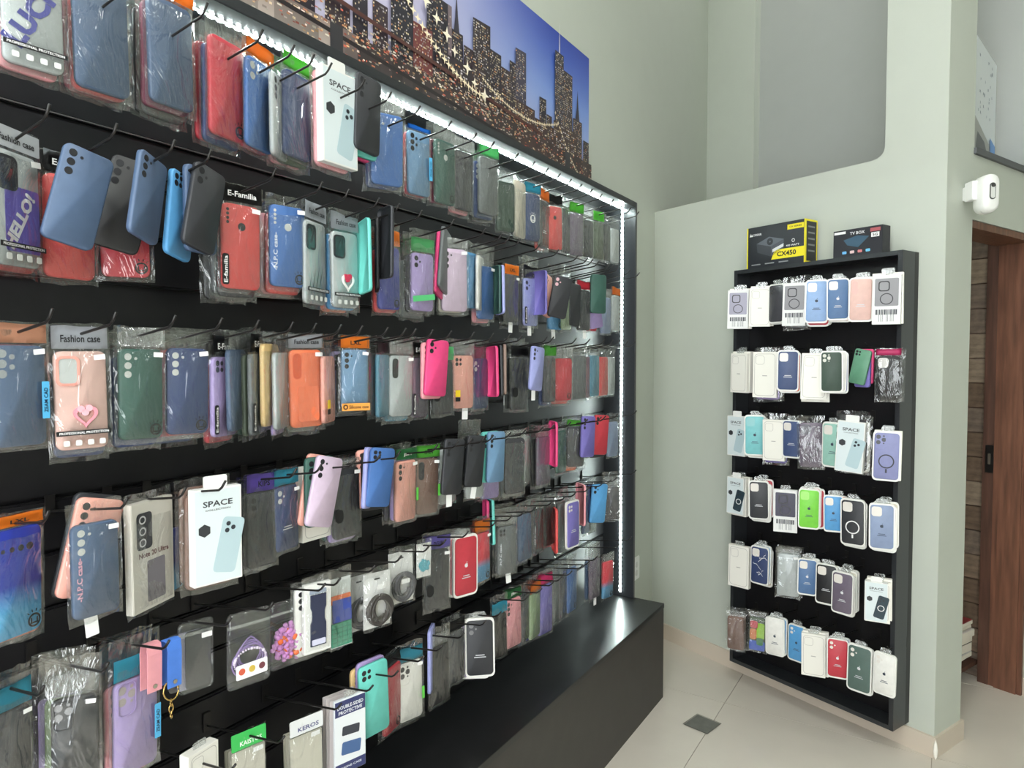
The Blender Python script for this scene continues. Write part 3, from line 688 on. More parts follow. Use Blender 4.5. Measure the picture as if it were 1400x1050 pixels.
            q = obj('marble_print', to_mesh('marble_print', bm, M_WHITEP), o); q['kind'] = 'stuff'
        elif e == 'multi':
            for i_, (cc, x0, z0, w2, h2) in enumerate([((60, 90, 180), 0, .004, .07, .045), ((150, 196, 60), .014, .06, .035, .075), ((196, 120, 70), -.018, .055, .03, .05), ((190, 84, 90), -.016, .108, .034, .035), ((70, 120, 80), .012, .03, .03, .035)]):
                obj('print_patch', plate_me('print_patch', w2, h2, .008, .0004), o, (x0, YF - .0002 * (i_ + 1), z0), m=plain(cc, .4))
# ------------------------------------------------------------------ pixel placement on the two racks
RW = {'L': [2.128, 1.874, 1.58, 1.286, 1.032, .755]}
def on(side, x, y, n):
    if side == 'L': q = hit(x, y, CORN + nL * n, nL); return (q - CORN).dot(dL), q.z
    q = hit(x, y, PC + nR * n, nR); return (q - PC).dot(dR), q.z
def world(side, s, n, z): return WL(s, n, z) if side == 'L' else WR(s, n, z)
def fit(side, x0, y0, x1, y1, n, asp):
    xc = (x0 + x1) / 2; wpx = x1 - x0; vx, vy = (1287, 490) if side == 'L' else (49, 487)
    k = .32
    yt = y0 + k * abs((vy - y0) / (vx - xc)) * wpx; yb = y1 - k * abs((vy - y1) / (vx - xc)) * wpx
    s, _ = on(side, xc, (yt + yb) / 2, n); z1 = on(side, xc, yt, n)[1]; z0 = on(side, xc, yb, n)[1]
    h = z1 - z0; wd = h * asp; base = rzL if side == 'L' else rzR; c = world(side, s, n, (z0 + z1) / 2); best = None
    for a in range(-62, 31, 2):
        d = Vector((math.cos(base + math.radians(a)), math.sin(base + math.radians(a)), 0)) * wd / 2
        e = abs(proj(c + d)[0] - proj(c - d)[0] - wpx) + abs(a) * .02
        if best is None or e < best[0]: best = (e, a)
    return s, z0, h, wd, math.radians(best[1])
ITEMS = []   # (thing, description, where) for the labels
ORD = ['first', 'second', 'third', 'fourth', 'fifth', 'sixth', 'seventh', 'eighth', 'ninth', 'tenth', '11th', '12th', '13th', '14th', '15th', '16th', '17th', '18th', '19th', '20th', '21st', '22nd', '23rd', '24th', '25th', '26th', '27th', '28th', '29th', '30th', '31st', '32nd', '33rd', '34th', '35th', '36th', '37th', '38th', '39th', '40th']
ROWN = {'L': ['top', 'second', 'third', 'fourth', 'fifth', 'bottom'], 'R': ['top', 'second', 'third', 'fourth', 'fifth', 'bottom']}
def bagged(p, c, lay, ex, hd, sc, top, film_=True, camc=None):
    """p at the bottom of the case; top: z of the bag's upper end above p"""
    o = put_case(p, c, lay, sc, camc)
    b = obj('bag', bag_me(random.randrange(8)), p, (0, 0, -.009 * sc[2]), scale=(sc[0] * 1.0, 1.15, (top + .009 * sc[2]) / .205), rz=random.choice([0, 0, math.pi]) * 0)
    h0 = CH * sc[2] + .004
    if hd:
        hc, ht = hd; hh = min(.038, max(.012, top - h0 - .002))
        q = obj('header_card', header_me(random.randrange(6)), p, (0, -.0035, h0), scale=(sc[0], 1, hh / .030), m=M_CLEAR if hc == (228, 226, 220) else plain(hc, .28))
        if ht: lettering(ht, q, 0, -.0046, .013, .058 if len(ht) > 4 else .03, .0095, (30, 30, 34) if sum(hc) > 330 else (238, 238, 236))
    extras(p, o, ex, c, sc); return o
def tray(p, c, lay, ex, sc, camc=(226, 220, 212)):
    t = obj('tray', plate_me('tray', CW + .007, CH + .008, .013, .008), p, (0, .006, -.004), scale=sc, m=M_TRAY)
    o = put_case(p, c, lay, (sc[0] * .97, .6, sc[2] * .97), camc, -.002)
    o.location.z = .003
    extras(p, o, ex, c, sc)
    obj('hang_tab', plate_me('hang_tab', .040, .022, .008, .0012), p, (0, .003, (CH + .001) * sc[2]), m=M_CLEAR)
def space_box(p, sc, dark=False):
    w2, h2 = CW * 1.12, CH * 1.06; o = obj('carton', cached('carton', lambda: box_me('carton', -w2 / 2, w2 / 2, -.010, .010, 0, h2, M_WHITE, .0008)), p, scale=sc)
    obj('hang_tab', plate_me('hang_tab', .042, .022, .004, .0012), o, (0, 0, h2 - .001), m=M_WHITE)
    y = -.0104
    f = obj('front_print', plate_me('front_print', w2 - .006, h2 - .006, .001, .0002), o, (0, y + .0002, .003), m=plain((214, 224, 226), .35))
    lettering('SPACE', f, 0, -.0005, h2 - .030, .052, .0105, (60, 62, 66)); lettering('COLLECTION', f, 0, -.0005, h2 - .041, .044, .003, (90, 92, 96))
    bm = bmesh.new(); add_flat(bm, circle(-.024, .094, .0115, 6, math.pi / 6), -.0005); obj('badge', to_mesh('badge', bm, plain((52, 54, 58))), f)
    g = obj('phone_print', plate_me('phone_print', .040, .098, .007, .0003), f, (.008, -.0003, .014), rot=(0, .22, 0), m=plain((40, 58, 66) if dark else (178, 200, 206)))
    if dark:
        bm = bmesh.new(); add_annulus(bm, 0, .045, .010, .013, -.0008, 20); obj('ring_print', to_mesh('ring_print', bm, M_WHITEP), g)
    bm = bmesh.new()
    for x, z in ((-.009, .086), (-.009, .074), (.001, .080)): add_flat(bm, circle(x, z, .0042, 10), -.0008)
    obj('lens_print', to_mesh('lens_print', bm, plain((44, 48, 54))), g)
def white_box(p, sc):
    w2, h2 = CW * 1.08, CH * 1.04; o = obj('carton', cached('carton2', lambda: box_me('carton', -w2 / 2, w2 / 2, -.012, .012, 0, h2, plain((236, 233, 224), .5), .0008)), p, scale=sc)
    def pr():
        bm = bmesh.new(); add_frame(bm, rrect(w2 - .012, h2 - .014, .012, 4, .007), rrect(w2 - .0145, h2 - .0165, .011, 4, .00825), -.0124)
        add_frame(bm, rrect(.030, .032, .008, 4, h2 - .046, -.016), rrect(.028, .030, .007, 4, h2 - .045, -.016), -.0124)
        add_flat(bm, [(-.008, .078), (.008, .078), (.008, .081), (-.008, .081)], -.0124); return to_mesh('outline_print', bm, plain((176, 172, 166)))
    obj('outline_print', cached('outl', pr), o)
    obj('hang_tab', plate_me('hang_tab', .036, .018, .005, .001), o, (0, 0, h2 - .001), m=M_CLEAR)
def window_box(p, sc, tint):
    w2, h2 = CW * 1.12, CH * 1.08; o = obj('carton', cached('carton3', lambda: box_me('carton', -w2 / 2, w2 / 2, -.010, .010, 0, h2, plain((228, 228, 226), .45), .0008)), p, scale=sc)
    f = obj('window', plate_me('window', w2 - .014, h2 * .56, .004, .0004), o, (0, -.0102, h2 * .37), m=plain(tint, .2))
    bm = bmesh.new(); add_frame(bm, rrect(.034, .036, .009, 4, h2 * .30, -.008), rrect(.027, .029, .007, 4, h2 * .30 + .0035, -.008), -.0008); q = obj('camera_rim', to_mesh('camera_rim', bm, plain((50, 50, 54))), f)
    bm = bmesh.new(); add_annulus(bm, 0, h2 * .145, .017, .020, -.0008, 24); obj('magnet_ring', to_mesh('magnet_ring', bm, plain((56, 56, 60))), f)
    def bars():
        bm = bmesh.new(); r = random.Random(2); x = -.032
        while x < .032:
            d = r.uniform(.0015, .005); add_flat(bm, [(x, .034), (x + d, .034), (x + d, .052), (x, .052)], -.0104)
            if r.random() < .7: add_flat(bm, [(x, .010), (x + .0012, .010), (x + .0012, .034), (x, .034)], -.0104)
            x += d + r.uniform(.001, .0025)
        return to_mesh('caption_print', bm, plain((70, 72, 80)))
    q = obj('caption_print', cached('bars', bars), o); q['kind'] = 'stuff'
    obj('hang_tab', plate_me('hang_tab', .036, .018, .005, .001), o, (0, 0, h2 - .001), m=M_CLEAR)
def backs(side, cols, s, n, z0, sc, yaw, top, desc, nm, kind, where):
    for i, c in enumerate(cols):
        dn = .017 * (i + 1); lab = '%s %s hanging %s behind the %s%s' % (GN.get(c, cname(c)), {'bag': 'phone case in clear bag', 'tray': 'phone case in white tray', 'naked': 'loose phone case', 'box': 'carton'}[kind], ['right', 'second', 'third', 'fourth'][i], desc, '')
        dz = -.14 * dn if side == 'L' else 0
        p = thing({'bag': 'bagged_phone_case', 'tray': 'tray_phone_case', 'naked': 'phone_case', 'box': 'boxed_phone_case'}[kind], lab, 'phone case', world(side, s + random.uniform(-.004, .004), n - dn, z0 + dz + random.uniform(-.014, .006)), (rzL if side == 'L' else rzR) + yaw + random.uniform(-.12, .12), random.uniform(-.015, .015), group='cases hanging behind others')
        if kind == 'bag': bagged(p, c, random.choice(['tri', 'fp', None]), '', None, sc, top + random.uniform(-.01, .012))
        elif kind == 'tray': tray(p, c, None, '', sc)
        elif kind == 'box': white_box(p, sc)
        else: put_case(p, c, 'tri', sc, None, 0.0, True)
        ITEMS.append([p, lab, ('B', where), nm])
# ------------------------------------------------------------------ headers
HB = ((22, 22, 24), 'E-Familia'); HO = ((246, 138, 40), 'LXL'); HO0 = ((244, 140, 50), ''); HG = ((96, 190, 70), ''); HGC = ((96, 190, 70), 'CHEN'); HS = ((186, 190, 196), 'Fashion case'); HT = ((64, 160, 186), '')
HW = ((228, 226, 220), ''); HP = ((108, 88, 180), 'KIPS'); HDG = ((50, 120, 70), 'JSH'); HBL = ((40, 120, 200), ''); HBK = ((26, 26, 28), ''); HPK = ((226, 64, 128), ''); HGM = ((104, 196, 128), ''); HL = ((120, 110, 190), 'DGUR'); HRD = ((226, 70, 84), '')
HN = {HB: 'black', HO: 'orange', HO0: 'orange', HG: 'green', HGC: 'bright green', HS: 'silver', HT: 'teal', HW: 'white', HP: 'purple', HDG: 'dark green', HBL: 'blue', HBK: 'black', HPK: 'pink', HGM: 'mint green', HL: 'violet', HRD: 'red'}
EXN = dict(ef='black side label', npc='vertical lettering', mk='round emblem', pp='printed black strip', heart='heart charm', claw='claw print', card='card slot', slab='blue side sticker', gslab='green side sticker', oval='round black label', ylab='yellow label', stripe='orange bottom label', star='tree print', greenband='green band', ring='magnet ring', tag='white price tag below', apple='fruit emblem', marble='marble print', multi='colourful print')
def describe(kind, c, ex, hd):
    k = {'B': 'phone case in clear bag', 'N': 'loose phone case', 'T': 'phone case in white tray'}.get(kind, 'phone case')
    d = '%s %s' % (GN.get(c, cname(c)), k); e = [EXN[t] for t in ex.split() if t in EXN]
    if e: d += ' with ' + e[0]
    if hd and hd[0]: d += (' and ' if e else ' with ') + HN.get(hd, 'coloured') + ' header'
    return d
HOOKN = {'L': 0, 'R': 0}
def row(side, r, items):
    base = RW['L'][r] if side == 'L' else None; hs = []
    for idx, it in enumerate(items):
        kind, x0, y0, x1, y1, c, lay = it[:7]; ex = it[7] if len(it) > 7 else ''; hd = it[8] if len(it) > 8 else None; bk = it[9] if len(it) > 9 else (); op = it[10] if len(it) > 10 else {}
        n = op.get('n', .165 if side == 'L' else .185); asp = op.get('asp', .475 if kind in 'BNT' else .52)
        s, z0, h, wd, yaw = fit(side, x0, y0, x1, y1, n, asp)
        if 'yaw' in op: yaw = math.radians(op['yaw'])
        if 'h' in op: # length of a tilted case in pixels
            zc = on(side, (x0 + x1) / 2, (y0 + y1) / 2, n)[1]; px = proj(world(side, s, n, zc + .05))[1] - proj(world(side, s, n, zc - .05))[1]; h = .1 * op['h'] / abs(px); z0 = zc - h / 2; wd = h * asp
        roll = math.radians(op.get('roll', random.uniform(-1.2, 1.2)))
        sc = (wd / CW, 1, h / CH); rz = (rzL if side == 'L' else rzR) + yaw
        desc = op.get('d') or describe(kind, c, ex, hd); where = '%s from left in the %s row%s' % (ORD[idx], ROWN[side][r], '' if side == 'L' else ' of small board')
        hz = base + .14 * (n - .02) if side == 'L' else z0 + h + .014
        if side == 'L' and (hz < z0 + h - .02 or hz > z0 + h + .06): hz = z0 + h + .022
        top = max(h + .012, hz - z0 + .016)
        nm = {'B': 'bagged_phone_case', 'N': 'phone_case', 'T': 'tray_phone_case'}.get(kind, 'boxed_phone_case')
        if kind == 'F':
            nm, desc_, cat, fn = op['fn']; p = thing(nm, '', cat, world(side, s, n, z0), rz, roll); fn(p, sc, h, top); desc = desc_
        else:
            loc = world(side, s, n, z0)
            if abs(roll) > .04:   # tilted: turn about the middle of the case
                loc = loc + Z * (h / 2) - (Vector((math.cos(rz), math.sin(rz), 0)) * math.sin(roll) + Z * math.cos(roll)) * (h / 2)
            p = thing(nm, '', 'phone case', loc, rz, roll)
            if kind == 'B': bagged(p, c, lay, ex, hd, sc, top, True, op.get('camc'))
            elif kind == 'N':
                o = put_case(p, c, lay, sc, op.get('camc'), 0.0, True); extras(p, o, ex, c, sc)
            elif kind == 'T': tray(p, c, lay, ex, sc, op.get('camc', (226, 220, 212)))
            elif kind == 'S': space_box(p, (sc[0] / 1.12, 1, sc[2] / 1.06), op.get('dark', False)); desc = op.get('d', 'white case carton with tilted phone print')
            elif kind == 'W': white_box(p, (sc[0] / 1.08, 1, sc[2] / 1.04)); desc = op.get('d', 'plain white case carton with outlined phone')
            elif kind == 'V': window_box(p, (sc[0] / 1.12, 1, sc[2] / 1.08), op.get('tint', (150, 148, 152))); desc = op.get('d', 'white case carton with grey window and magnet ring')
        p['category'] = p['category']; ITEMS.append([p, desc, where, nm])
        if bk: backs(side, bk, s, n, z0, sc, yaw, top, desc.split(' with ')[0].replace(' in clear bag', '').replace(' in white tray', ''), nm, op.get('bk', 'bag' if kind != 'T' else 'tray'), where)
        if not op.get('nohook') and not any(abs(s - q) < .036 for q in hs):
            if side == 'L':
                # the wire starts in a groove of the slat wall and passes through the hanging hole
                hook(WL(s, .0215, base + .0), rzL, 'black wire hook, %s from left in the %s row of large rack' % (ORD[len(hs)], ROWN[side][r]), 'hooks of the large rack')
            else:
                hook(WR(s, .0305, z0 + h + .006), rzR, 'thin wire hook, %s from left in the %s row of small board' % (ORD[len(hs)], ROWN[side][r]), 'hooks of the small board', True)
            hs.append(s)
def nk(yaw, roll, h, n=.2, **k): return dict(yaw=yaw, roll=roll, h=h, n=n, **k)
# special merchandise builders ---------------------------------------------------------------
def f_hello(p, sc, h, top):
    o = put_case(p, 'clear', 'win', sc); bagged_only(p, sc, top, HS)
    q = obj('purple_print', plate_me('purple_print', .060, .092, .004, .0004), o, (.006, YF, .02), m=plain((112, 98, 190), .35)); lettering('HELLO!', q, -.006, -.001, .045, .088, .020, (232, 232, 236), -math.radians(62), .05); extras(p, o, 'pp sq_st', 'clear', sc)
def f_luck(p, sc, h, top):
    o = put_case(p, 'clear', None, sc); bagged_only(p, sc, top, None); lettering('LUCK', o, .0, YF - .0006, .085, .125, .030, (76, 78, 148), -math.radians(62), .05); extras(p, o, 'pp', 'clear', sc)
def bagged_only(p, sc, top, hd):
    obj('bag', bag_me(random.randrange(8)), p, (0, 0, -.009), scale=(sc[0], 1.15, (top + .009) / .205))
    if hd:
        h0 = CH * sc[2] + .004; q = obj('header_card', plate_me('header_card', .082, .030, .002, .001), p, (0, -.0035, h0), scale=(sc[0], 1, max(.012, top - h0 - .002) / .030), m=plain(hd[0], .3))
        if hd[1]: lettering(hd[1], q, 0, -.0016, .013, .062, .0095, (40, 40, 44))
def f_note(p, sc, h, top):
    o = obj('carton', cached('note_carton', lambda: box_me('carton', -CW / 2 - .004, CW / 2 + .004, -.008, .008, 0, CH + .012, plain((198, 194, 184), .4), .001)), p, scale=sc); y = -.0085
    c = obj('camera_print', plate_me('camera_print', .030, .058, .006, .0003), o, (-.018, y, .098), m=plain((34, 34, 38), .3))
    for k in range(3):
        bm = bmesh.new(); add_annulus(bm, -.004, .011 + k * .018, .0045, .0068, -.0006, 14); obj('lens_print', to_mesh('lens_print', bm, plain((190, 190, 190))), c)
    lettering('Note 20 Ultra', o, 0, y - .0004, .089, .060, .0085, (96, 60, 60)); obj('phone_print', plate_me('phone_print', .036, .066, .003, .0003), o, (.004, y, .012), m=plain((108, 104, 110)))
    obj('bag', bag_me(3), p, (0, 0, -.009), scale=(sc[0] * 1.05, 1.6, (top + .009) / .205))
def pouch(p, w_, h_, t, m=None):
    def make():
        bm = bmesh.new(); po = rrect(w_, h_, .010, 4); pi = rrect(w_ - .012, h_ - .012, .007, 4, .006); add_rings(bm, [(pi, -t / 2), (po, -.0006), (po, .0006), (pi, t / 2)]); return to_mesh('pouch', bm, M_BAGT, True)
    o = obj('pouch', make(), p); obj('zip_seal', plate_me('zip_seal', w_ - .004, .006, .0005, .0012), o, (0, -.001, h_ * .80), m=M_CLEAR); return o
def f_pearl(p, sc, h, top):
    w_, h_ = h * .60, h; pouch(p, w_, h_, .016); bm = bmesh.new(); r = random.Random(4)
    for k in range(5): add_tube(bm, [(w_ * .40 * math.cos(a) * (1 - .10 * k), -.004 + .002 * math.sin(a * 3 + k), h_ * (.33 + .03 * k) + h_ * .19 * math.sin(a) + r.uniform(-.002, .002)) for a in [2 * math.pi * i / 22 for i in range(22)]], .0018, 5, True)
    q = obj('bead_strings', to_mesh('bead_strings', bm, mat('lilac_beads', (146, 122, 178), .25), True), p); q['kind'] = 'stuff'
    bm = bmesh.new()
    for k in range(34):
        a = 2 * math.pi * k / 34; bmesh.ops.create_icosphere(bm, subdivisions=1, radius=r.uniform(.002, .004), matrix=Matrix.Translation((w_ * .36 * math.cos(a), -.006, h_ * .35 + h_ * .15 * math.sin(a))))
    q = obj('pearls', to_mesh('pearls', bm, mat('pearl', (226, 212, 232), .15), True), p); q['kind'] = 'stuff'
    cd_ = obj('product_card', plate_me('product_card', w_ * .72, h_ * .19, .003, .0006), p, (.002, -.0095, h_ * .14), rot=(0, -.02, 0), m=M_WHITEP)
    for k, cc in enumerate([(206, 92, 66), (206, 176, 74), (112, 58, 66)]):
        bm = bmesh.new(); add_flat(bm, circle(-w_ * .23 + k * w_ * .23, h_ * .10, w_ * .075, 12), -.001); obj('badge_print', to_mesh('badge_print', bm, plain(cc)), cd_)
def f_beads(p, sc, h, top):
    w_, h_ = h * .66, h; pouch(p, w_, h_, .018); r = random.Random(8); bm = bmesh.new(); b2 = bmesh.new()
    for k in range(230):
        x, z = r.uniform(-.46, .46) * w_, r.uniform(.10, .66) * h_
        if (x / (.46 * w_)) ** 2 + ((z - .37 * h_) / (.28 * h_)) ** 2 > 1: continue
        t = b2 if k % 13 == 0 else bm; bmesh.ops.create_icosphere(t, subdivisions=1, radius=.0062 if t is bm else .0085, matrix=Matrix.Translation((x, r.uniform(-.007, .0), z)))
    q = obj('lilac_beads', to_mesh('lilac_beads', bm, mat('pink_bead', (206, 140, 204), .2), True), p); q['kind'] = 'stuff'
    q = obj('orange_charms', to_mesh('orange_charms', b2, mat('orange_bead', (232, 110, 60), .25), True), p); q['kind'] = 'stuff'
def f_packs(p, sc, h, top):
    w_, h_ = h * .44, h
    for k, cc in enumerate([(72, 72, 74), (168, 164, 186), (96, 94, 92)]): obj('glass_pack', plate_me('glass_pack', w_ * .78, h_ * .80, .006, .004), p, (.006 - k * .013, .006 + k * .008, .006 - k * .002), m=plain(cc, .25))
    pouch(p, w_ * 1.12, h_, .010)
    obj('price_sticker', plate_me('price_sticker', .020, .010, .001), p, (w_ * .3, -.007, h_ * .74), m=M_WHITEP)
def f_strapcard(p, sc, h, top):
    w_, h_ = h * .42, h; o = obj('card_box', box_me('card_box', -w_ / 2, w_ / 2, -.006, .006, 0, h_, M_WHITE, .001), p)
    bm = bmesh.new(); pr = [(-.3, .10), (.3, .10), (.3, .42), (.24, .48), (.24, .60), (.3, .66), (.3, .84), (-.3, .84), (-.3, .66), (-.24, .60), (-.24, .48), (-.3, .42)]
    add_plate(bm, [(x * w_ * .95, z * h_) for x, z in pr], -.0095, -.0055); obj('watch_strap', to_mesh('watch_strap', bm, silicone((44, 50, 78))), o)
    obj('buckle', plate_me('buckle', w_ * .5, .012, .002, .002), o, (0, -.0095, h_ * .12), m=plain((205, 205, 225))); obj('clasp_print', plate_me('clasp_print', w_ * .62, .010, .002, .001), o, (0, -.0065, h_ * .85), m=plain((150, 160, 176)))
    obj('bag', bag_me(1), p, (0, 0, -.004), scale=(w_ * 1.12 / .092, 1.5, (h_ + .02) / .205))
def f_colorcard(p, sc, h, top):
    w_, h_ = h * .34, h; o = obj('card', box_me('card', -w_ / 2, w_ / 2, -.001, .001, 0, h_, plain((206, 212, 210), .4)), p)
    for nm_, cc, z0, z1, x0 in (('green_pad', (70, 160, 130), .02, .36, 0), ('blue_pad', (62, 82, 170), .37, .70, .08), ('orange_pad', (228, 120, 72), .64, .76, 0)):
        q = obj(nm_, box_me(nm_, -w_ / 2 + x0 * w_, w_ / 2 - .002, -.005 - x0 * .02, -.001, z0 * h_, z1 * h_, plain(cc, .5), .001), o)
        if nm_ == 'green_pad':
            bm = bmesh.new()
            for i in range(1, 5): add_flat(bm, [(-w_ / 2 + .002, z0 * h_ + i * .066 * h_), (w_ / 2 - .003, z0 * h_ + i * .066 * h_), (w_ / 2 - .003, z0 * h_ + i * .066 * h_ + .0012), (-w_ / 2 + .002, z0 * h_ + i * .066 * h_ + .0012)], -.0056)
            for i in range(1, 4): add_flat(bm, [(-w_ / 2 + i * w_ / 4, z0 * h_ + .002), (-w_ / 2 + i * w_ / 4 + .0012, z0 * h_ + .002), (-w_ / 2 + i * w_ / 4 + .0012, z1 * h_ - .002), (-w_ / 2 + i * w_ / 4, z1 * h_ - .002)], -.0056)
            k_ = obj('key_grid', to_mesh('key_grid', bm, plain((44, 116, 96))), q); k_['kind'] = 'stuff'
    obj('bag', bag_me(2), p, (0, 0, -.004), scale=(w_ * 1.1 / .092, 1.2, (h_ + .03) / .205))
def coil(r0, n, rt, seed, ez=1.15):
    bm = bmesh.new(); r = random.Random(seed); pts = []
    N_ = 26 * n
    for i in range(N_):
        a = 2 * math.pi * i / 26; rr = r0 * (1 - .42 * ((i * 7) % N_) / N_ * (.5 + .5 * math.sin(i * .031 + seed))) ; pts.append((rr * math.cos(a) + .004 * math.sin(i * .11), -.006 + .004 * math.sin(i * .37), rr * ez * math.sin(a)))
    add_tube(bm, pts, rt, 6); return to_mesh('cable_coil', bm, mat('cable_%d' % seed, (58, 54, 52) if seed == 1 else (84, 84, 86), .4), True)
def f_cable(seed):
    def f(p, sc, h, top):
        w_, h_ = h * .56, h; o = obj('sleeve', box_me('sleeve', -w_ / 2, w_ / 2, .004, .006, 0, h_, plain((224, 224, 222), .35)), p)
        obj('cable_coil', coil(w_ * .40, 6, .0048, seed), p, (0, -.002, h_ * .34)); obj('price_sticker', plate_me('price_sticker', .026, .012, .001), p, (.004, -.0105, h_ * (.72 if seed == 1 else .40)), m=M_WHITEP)
        obj('bag', bag_me(4 + seed), p, (0, -.001, -.004), scale=(w_ * 1.08 / .092, 2.2, (h_ + .02) / .205)); obj('hang_slot', plate_me('hang_slot', .016, .004, .001), o, (0, .0038, h_ - .018), m=plain((60, 60, 60)))
    return f
def f_tealbag(p, sc, h, top):
    w_, h_ = h * .52, h; obj('sleeve', box_me('sleeve', -w_ / 2, w_ / 2, .0, .002, 0, h_, plain((226, 226, 222), .35)), p); bm = bmesh.new(); r = random.Random(3)
    for k in range(70):
        a = r.uniform(0, 6.28); q = math.sqrt(r.random()); bmesh.ops.create_icosphere(bm, subdivisions=1, radius=.004, matrix=Matrix.Translation((q * w_ * .34 * math.cos(a), -.004, h_ * .36 + q * h_ * .17 * math.sin(a))))
    q = obj('teal_beads', to_mesh('teal_beads', bm, mat('teal_bead', (84, 160, 172), .3), True), p); q['kind'] = 'stuff'
    obj('bag', bag_me(6), p, (0, -.001, -.004), scale=(w_ * 1.06 / .092, 1.2, (h_ + .016) / .205))
def f_strap(p, sc, h, top):
    for nm_, cc, x, y in (('pink_strap', (232, 150, 158), -.018, .012), ('blue_strap', (66, 124, 226), .012, 0)):
        bm = bmesh.new(); L = h; pts = [(.010, .0), (.011, L * .8), (.008, L * .98), (0, L), (-.008, L * .98), (-.011, L * .8), (-.010, .0)]
        w_ = .013
        for (xa, za), (xb, zb2) in zip(pts, pts[1:]):
            v = [bm.verts.new(q) for q in ((-w_, xa, za), (w_, xa, za), (w_, xb, zb2), (-w_, xb, zb2))]; bm.faces.new(v)
        bmesh.ops.remove_doubles(bm, verts=bm.verts, dist=1e-5); bmesh.ops.solidify(bm, geom=list(bm.faces), thickness=.002)
        o = obj(nm_, to_mesh(nm_, bm, silicone(cc)), p, (x, y, 0)); bm = bmesh.new(); add_plate(bm, circle(0, .010, .004, 10), -.014, -.010); obj('rivet', to_mesh('rivet', bm, M_STEEL), o)
    bm = bmesh.new(); add_tube(bm, [(.012 + .014 * math.cos(a), .004 * math.sin(a), -.010 + .016 * math.sin(a)) for a in [2 * math.pi * i / 20 for i in range(20)]], .0016, 6, True); obj('key_ring', to_mesh('key_ring', bm, M_GOLD, True), p)
    for k in range(3):
        bm = bmesh.new(); add_tube(bm, [(.012 + .005 * math.cos(a) * (1 if k % 2 else .3), .005 * math.cos(a) * (.3 if k % 2 else 1), -.032 - k * .011 + .0075 * math.sin(a)) for a in [2 * math.pi * i / 12 for i in range(12)]], .0012, 5, True); obj('chain_link', to_mesh('chain_link', bm, M_GOLD, True), p)
def f_flatpack(cc, hc, txt):
    def f(p, sc, h, top):
        w_ = h * .46
        for k in range(3): obj('sleeve', plate_me('sleeve', w_, h, .003, .006), p, (-.002 * k, .006 + .010 * k, random.uniform(-.006, .004)), m=plain(tuple(v - 8 * k for v in cc), .3))
        q = obj('header_card', plate_me('header_card', w_ * 1.04, .036, .003, .001), p, (0, -.003, h + .002), m=plain(hc, .3)); lettering(txt, q, .004, -.0016, .012, w_ * .66, .010, (84, 84, 130) if sum(hc) > 600 else (235, 245, 235))
        obj('price_sticker', plate_me('price_sticker', .022, .010, .001), p, (w_ * .25, -.0075, h - .012), m=M_WHITEP)
        obj('bag', bag_me(5), p, (0, 0, -.006), scale=(w_ * 1.08 / .092, 2, (h + .044) / .205))
    return f
def f_double(p, sc, h, top):
    w_ = h * .46; o = obj('card_pack', box_me('card_pack', -w_ / 2, w_ / 2, -.004, .004, 0, h, plain((226, 230, 232), .35), .0008), p); y = -.0044
    a = obj('top_band', plate_me('top_band', w_ - .002, h * .20, .0005, .0003), o, (0, y + .0003, h * .78), m=plain((52, 58, 104), .35)); lettering('DOUBLE-SIDED', a, 0, -.0008, h * .115, w_ * .84, .0085, (232, 236, 242)); lettering('PROTECTIVE', a, 0, -.0008, h * .045, w_ * .76, .0085, (232, 236, 242))
    b = obj('bottom_band', plate_me('bottom_band', w_ - .002, h * .14, .0005, .0003), o, (0, y + .0003, .001), m=plain((52, 58, 104), .35)); lettering('PHONE CASE', b, 0, -.0008, h * .08, w_ * .7, .005, (220, 226, 236))
    obj('case_print', plate_me('case_print', w_ * .62, h * .17, .004, .0003), o, (.0, y, h * .24), rot=(0, .12, 0), m=plain((70, 100, 146), .35)); obj('stand_print', plate_me('stand_print', w_ * .56, h * .12, .003, .0003), o, (0, y, h * .50), rot=(0, .10, 0), m=plain((58, 62, 70), .35))
    for k in range(1, 4): obj('card_sleeve', plate_me('card_sleeve', w_, h * .98, .002, .003), p, (-.002 * k, .006 + .012 * k, random.uniform(-.004, .002)), m=plain((206, 198, 196), .35))
    obj('hang_tab', plate_me('hang_tab', .030, .016, .004, .001), p, (0, 0, h), m=M_CLEAR)
def f_whiteboxes(p, sc, h, top): white_box(p, (sc[0], 1, sc[2]))
def Fx(name, desc, cat, fn, **k): d = dict(fn=(name, desc, cat, fn)); d.update(k); return d
